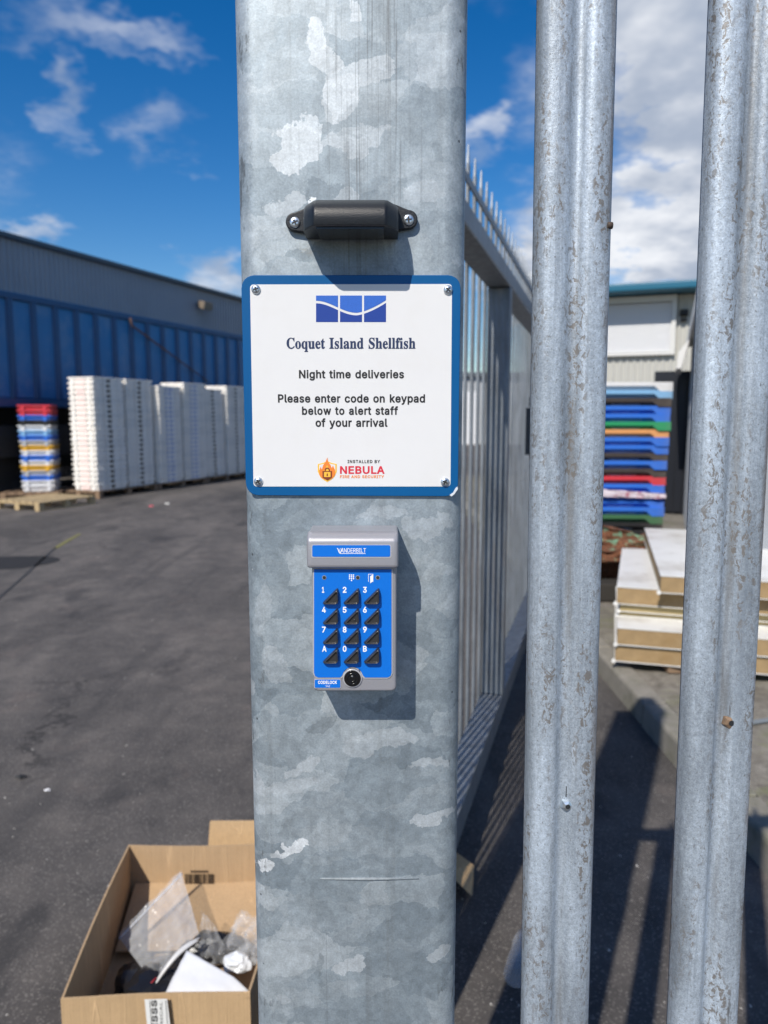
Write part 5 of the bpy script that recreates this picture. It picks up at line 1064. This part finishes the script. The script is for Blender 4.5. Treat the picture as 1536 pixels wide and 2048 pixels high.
# ------------------------------------------------------------------ cream building with the teal gutter, seen between the pales
CA = RA + R(0); C0 = at(1300, 834, 18.0); C0.z = 0
cb = tag(empty('factory_unit', C0, CA), 'cream corrugated unit with teal gutter and white roller shutter', 'building')
M_CREAM = mat('cream_cladding', (.46, .455, .42), .5, vary=.05, vscale=2, dirt=((.36, .35, .32), .3), dscale=1)
def cx_(px): 
    k3 = (px - PW / 2) / (FPX / math.cos(PITCH)); ux = Vector((math.cos(CA), math.sin(CA), 0)); return (k3 * C0.y - C0.x) / (ux.x - k3 * ux.y)
def cz_(px, py):
    ux = Vector((math.cos(CA), math.sin(CA), 0)); q = C0 + ux * cx_(px); return at(px, py, q.y).z
ce = cz_(1300, 592)
cladding(-2.6, 5.5, 0, ce, .16, .03, 'x').build('cladding', M_CREAM, cb, world=False, fix=False)
MB().box((-2.6, .02, 0), (5.5, 9, ce - .02)).build('wall_core', M_CREAM, cb, world=False)
M_TEAL = mat('teal_gutter', (.012, .12, .20), .35)
MB().box((-2.7, -.80, ce + .02), (5.6, .1, ce + .20)).build('gutter', M_TEAL, cb, bevel=.03, world=False)
m = MB(); m.loft([[(x, .1, ce + .03), (x, 4.5, ce + .9), (x, 9, ce + .03)] for x in (-2.7, 5.6)]); m.build('roof', M_TEAL, cb, world=False)
sx0, sx1 = cx_(1120), cx_(1334); sz0, sz1 = cz_(1300, 704), cz_(1300, 607)
rs = MB().box((sx0, -.07, sz0), (sx1, -.035, sz1)).build('roller_shutter', mat('shutter_white', (.62, .63, .65), .4), cb, world=False)
ns = 16; hs_ = (sz1 - sz0) / ns
for i in range(ns):
    m = MB(); z = sz0 + i * hs_; m.loft([[(x, -.0705, z + .004), (x, -.088, z + hs_ * .25), (x, -.092, z + hs_ * .5), (x, -.088, z + hs_ * .75), (x, -.0705, z + hs_ - .004)] for x in (sx0 + .01, sx1 - .01)]); m.build('slat', MATS['shutter_white'], rs, world=False)
M_FRAME = mat('shutter_frame', (.62, .62, .60), .5)
MB().box((sx1 + .001, -.14, sz0 - .08), (sx1 + .10, -.032, sz1 + .02)).build('shutter_guide', M_FRAME, cb, world=False)
MB().box((sx0, -.16, sz1 + .021), (sx1 + .10, -.032, sz1 + .16)).build('shutter_box', M_FRAME, cb, world=False)
MB().box((sx0, -.15, sz0 - .08), (sx1, -.032, sz0 - .001)).build('sill', M_FRAME, cb, world=False)
wl_x, wl_z = cx_(1356), cz_(1356, 632)
wl = tag(empty('wall_light', C0 + Vector((math.cos(CA), math.sin(CA), 0)) * wl_x + Vector((0, -.06, wl_z)), CA), 'small dark wall light on the cream building', 'light')
MB().loft([[(-.09, 0, -.02), (.09, 0, -.02), (.09, 0, .14), (-.09, 0, .14)], [(-.09, -.12, .02), (.09, -.12, .02), (.09, -.10, .13), (-.09, -.10, .13)]]).build('lamp_head', M_CHAS, wl, bevel=.01, world=False)
MB().loft([[(-.07, 0, -.14), (.07, 0, -.14), (.07, 0, -.05), (-.07, 0, -.05)], [(-.05, -.09, -.13), (.05, -.09, -.13), (.05, -.09, -.06), (-.05, -.09, -.06)]]).build('sensor', M_CHAS, wl, bevel=.01, world=False)

# ------------------------------------------------------------------ white cold store container on the right
KA = RA + R(.2); K0 = Vector((2.13, 5.0, .1))
co_ = tag(empty('container', K0, KA), 'white refrigerated container with grey side receding behind the second pale', 'container')
M_CW = mat('container_white', (.70, .70, .69), .45, vary=.06, vscale=2, dirt=((.45, .42, .36), .35), dscale=1.6)
M_CG = mat('container_grey', (.30, .32, .35), .35, metal=.2, vary=.10, vscale=2)
zc_ = 2.36
MB().box((.03, .0, .02), (2.4, 5.9, zc_)).build('body_shell', M_CG, co_, bevel=.01, world=False)
cladding(.08, 5.8, .05, zc_ - .03, .24, .03).build('side_sheet', M_CG, co_, world=False, fix=False)
for o in (bpy.data.objects['side_sheet'],): o.scale.x = -1; o.location.x = .028
MB().box((-.05, -.04, 0), (.04, .06, zc_ + .05)).build('corner_post', M_CW, co_, bevel=.008, world=False)
MB().box((-.06, .061, zc_ + .001), (.10, 5.95, zc_ + .06)).build('top_rail', M_CW, co_, bevel=.008, world=False)
m = MB(); m.loft([[(-.05, y, zc_ - .01), (-.05, y, zc_ + .0), (-.17, y, zc_ - .16), (-.19, y, zc_ - .36), (-.13, y, zc_ - .36)] for y in (4.7, 5.9)]); m.build('canopy', M_CW, co_, world=False)
for i in range(24): MB().box((-.075, .3 + i * .23, zc_ + .012), (-.061, .33 + i * .23, zc_ + .042)).build('rivet', M_CG, co_, world=False)
# black strip curtain cabinet at the far end
dk = tag(empty('door_cabinet', K0 + Vector((math.sin(-KA) * 6.2 - .18, math.cos(KA) * 6.2, 0)), KA), 'tall black curtained doorway between crates and container', 'doorway')
M_BLKC = mat('black_curtain', (.010, .012, .018), .4)
MB().box((-.30, 0, 0), (.26, .7, 2.05)).build('door_frame', M_BLKC, dk, world=False)
for i in range(5): MB().box((-.29 + i * .11, -.03 - .008 * (i % 2), .05), (-.20 + i * .11, -.012 - .006 * (i % 2), 1.95)).build('curtain_strip', M_BLKC, dk, world=False)

# ------------------------------------------------------------------ stack of coloured fish crates beyond the pales
def trayfront(mt, w=.80, dpt=.5, h=.105):
    """shallow crate whose front rim drops to broad corner blocks, leaving a sloped recess in the middle"""
    m = MB(); x = w / 2
    def lp(g, z): return [(-x + g, g, z), (x - g, g, z), (x - g, dpt - g, z), (-x + g, dpt - g, z)]
    m.loft([lp(.045, 0), lp(.030, h * .95), lp(.05, h * .95), lp(.06, .012)])
    out = [(-x, h), (-x, .022), (-x * .72, .022), (-x * .58, h * .66), (x * .58, h * .66), (x * .72, .022), (x, .022), (x, h)]
    bm_pts = out[::-1]
    quads = [[(-x, h), (-x, .022), (-x * .72, .022), (-x * .58, h * .66), (-x * .58, h)], [(-x * .58, h), (-x * .58, h * .66), (x * .58, h * .66), (x * .58, h)], [(x * .58, h), (x * .58, h * .66), (x * .72, .022), (x, .022), (x, h)]]
    for side, yy, y2 in ((0, 0, .028), (1, dpt - .028, dpt)):
        for q in quads: m.loft([[(a, yy, b) for a, b in q], [(a, y2, b) for a, b in q]])
    for sx in (-1, 1): m.box((min(sx * x, sx * (x - .03)), .0285, .03), (max(sx * x, sx * (x - .03)), dpt - .0285, h - .001))
    return m.build('fish_crate', mt)
sq = ['white', 'lightblue', 'brown', 'blue', 'blue', 'green', 'orange', 'blue', 'blue', 'brown', 'blue', 'brown', 'red', 'blue', 'blue', 'blue', 'blue', 'darkgreen', 'black', 'black', 'black', 'black', 'black']
SY = 7.0; ztop = at(1270, 764, SY).z; pit = (ztop - at(1270, 1054, SY).z) / 18.6
xr = at(1342, 834, SY).x; cen = Vector((xr - .40, SY, 0)); SA = R(-3)
wd2 = dict(word); wd2.update({'green': 'green', 'orange': 'orange', 'brown': 'dark brown', 'darkgreen': 'dark green'})
random.seed(5)
for i, c in enumerate(sq):
    z = ztop - .105 - i * pit
    if z < .115: continue
    lab = '%s fish crate in the tall crate stack, %s from the top' % (wd2[c], ORD[i])
    me = colour_box(c, 't', trayfront)
    lean = i * .0009
    o = put_box(me, (cen.x - i * .0022 + random.uniform(-.004, .004), SY + random.uniform(-.012, .012), z), SA + random.uniform(-.012, .012), 'fish_crate', lab, 'fish crate', 'crates in the tall colour stack')
    if c in ('blue', 'green', 'brown', 'black', 'orange'):
        for r_ in range(2):
            m = MB(); x = -.13 + r_ * .02
            while x < .13 - r_ * .03:
                w = random.uniform(.010, .022); m.box((x, .026 + .012, .020 + .020 * (1 - r_)), (x + w, .030 + .012, .034 + .020 * (1 - r_))); x += w + .006
            m.build('print', mat('crate_print', (.55, .62, .78), .6), o, world=False)
        o.children
# hung mesh bag caught in the stack
z = ztop - .105 - 13 * pit
bagm = MB(); pts = []
random.seed(8)
nb = tag(empty('net_bag', (cen.x - .1, SY - .03, z)), 'red and white plastic net bag caught between the blue crates', 'net bag')
sheet((Vector((cen.x - .42, SY - .035, z + .075)), Vector((cen.x + .37, SY - .045, z + .02)), Vector((cen.x + .37, SY - .05, z - .03)), Vector((cen.x - .42, SY - .04, z + .0))), 40, 8, .018, 9, 2.1).build('netting', mat('silver_net', (.66, .60, .70), .25, vary=.5, vscale=30, dirt=((.30, .04, .08), .9), dscale=14), nb, fix=False)

# rusty scrap iron at the foot of the stack
rs_ = tag(empty('scrap_iron', (at(1240, 1130, 5.9).x, 5.9, .1)), 'heap of rusty scrap iron with green paint below the crates', 'scrap metal')
M_RUST = rusty('rust_green', (.15, .06, .03), (.18, .36, .24), .38, 7)
for j, (px, py, sx_, sy_, sz_, rz_, ry_) in enumerate(((1225, 1105, .24, .2, .045, .2, .1), (1255, 1088, .18, .16, .05, -.3, -.18), (1215, 1068, .22, .15, .055, .1, .25), (1262, 1118, .2, .14, .04, .5, .05), (1180, 1110, .25, .2, .16, 0, 0), (1235, 1150, .30, .22, .05, .1, 0))):
    bm = bmesh.new(); bmesh.ops.create_cube(bm, size=2); bmesh.ops.subdivide_edges(bm, edges=bm.edges[:], cuts=4, use_grid_fill=True)
    for v in bm.verts:
        v.co = Vector((v.co.x * sx_, v.co.y * sy_, v.co.z * sz_)) + Vector((noise.noise(v.co * 1.3 + Vector((j, 0, 0))), noise.noise(v.co * 1.3 + Vector((0, j, 0))), noise.noise(v.co * 1.3 + Vector((0, 0, j))))) * .035
    me = bpy.data.meshes.new('scrap_plate'); bm.to_mesh(me); bm.free(); me.materials.append(M_RUST); o = bpy.data.objects.new('scrap_plate', me); COL.objects.link(o)
    p = at(px, py, 5.9 + .08 * j); o.parent = rs_; o.location = p - rs_.location; o.rotation_euler = (0, ry_, rz_)
# dark timber bearer below it
tb_ = MB().box((at(1190, 1190, 5.6).x, 5.55, .115), (at(1290, 1190, 5.6).x, 5.75, .25)); tag(tb_.build('timber_bearer', mat('wet_timber', (.03, .027, .024), .8), bevel=.01), 'dark timber bearer lying under the rusty scrap', 'timber')

# ------------------------------------------------------------------ stacked insulated panels on the verge
M_SKIN = mat('panel_white', (.74, .74, .72), .4, vary=.06, vscale=3, dirt=((.40, .36, .30), .6), dscale=3.6)
M_CORE = mat('panel_core', (.31, .215, .11), .9, vary=.35, vscale=16, bump=.8, bscale=90, dirt=((.24, .15, .06), .5), dscale=6)
def panel(px, Y, z0, th, wd, ln, rz, label, core=None):
    q = at(px, 834, Y); t = tag(empty('insulated_panel', (q.x, Y, z0), rz), label, 'panel', 'insulated panels stacked on the verge')
    m = MB(); nn = 12; lo = []
    def edge(z, s): return [(-.0 + .006 * noise.noise((i * .9, z * 30, s)), 0, 0) for i in range(nn)]
    m.box((.003, .004, .004), (wd - .003, ln - .003, th - .004)); m.build('core', core or M_CORE, t, bevel=.004, world=False)
    MB().box((0, 0, th - .0038), (wd, ln, th)).build('skin', M_SKIN, t, world=False)
    MB().box((0, 0, 0), (wd, ln, .0038)).build('skin', M_SKIN, t, world=False)
    MB().tube([(-.004, .000, .002), (-.005, .030, .002)], [.012, .008], 8).build('edge_lip', M_SKIN, t, world=False)
    return t
PR = R(-17)
for x in (1.55, 2.2): MB().box((x, 3.95, .115), (x + .09, 4.9, .157)).build('tmp', M_WOODD)
for i, o in enumerate([o for o in bpy.data.objects if o.name.startswith('tmp')]):
    o.name = 'wooden_bearer'; tag(o, ['wooden bearer under the corner of the panel stack', 'wooden bearer under the middle of the panel stack'][i], 'bearer', 'bearers under the panels')
panel(1248, 4.02, .158, .098, 1.15, 1.05, PR, 'lowest white insulated panel with brown core on the verge')
panel(1251, 4.00, .258, .098, 1.15, 1.05, PR + .006, 'second insulated panel from the ground with cracked core')
panel(1252, 4.24, .357, .030, 1.12, .8, PR, 'thin yellowish insulated sheet between the thick panels', mat('panel_core_pale', (.40, .31, .15), .9, vary=.2, vscale=16))
panel(1254, 4.22, .3885, .048, 1.12, .8, PR - .01, 'narrow insulated sheet just under the fourth panel', MATS['panel_core_pale'])
panel(1247, 4.20, .438, .102, 1.10, 1.35, PR - .03, 'upper white insulated panel jutting out to the left')
panel(1336, 4.03, .542, .098, 1.1, 1.85, PR + .01, 'topmost white insulated panel, set back to the right')
# grey hose on the verge
p = at(1500, 1440, 3.4); zz = .125
tag(MB().tube([onz(1440, 1452, zz), onz(1500, 1446, zz), onz(1540, 1440, zz), onz(1600, 1442, zz)], .012, 8).build('hose', mat('grey_hose', (.16, .18, .20), .4)), 'thin grey hose lying across the mossy verge', 'hose')
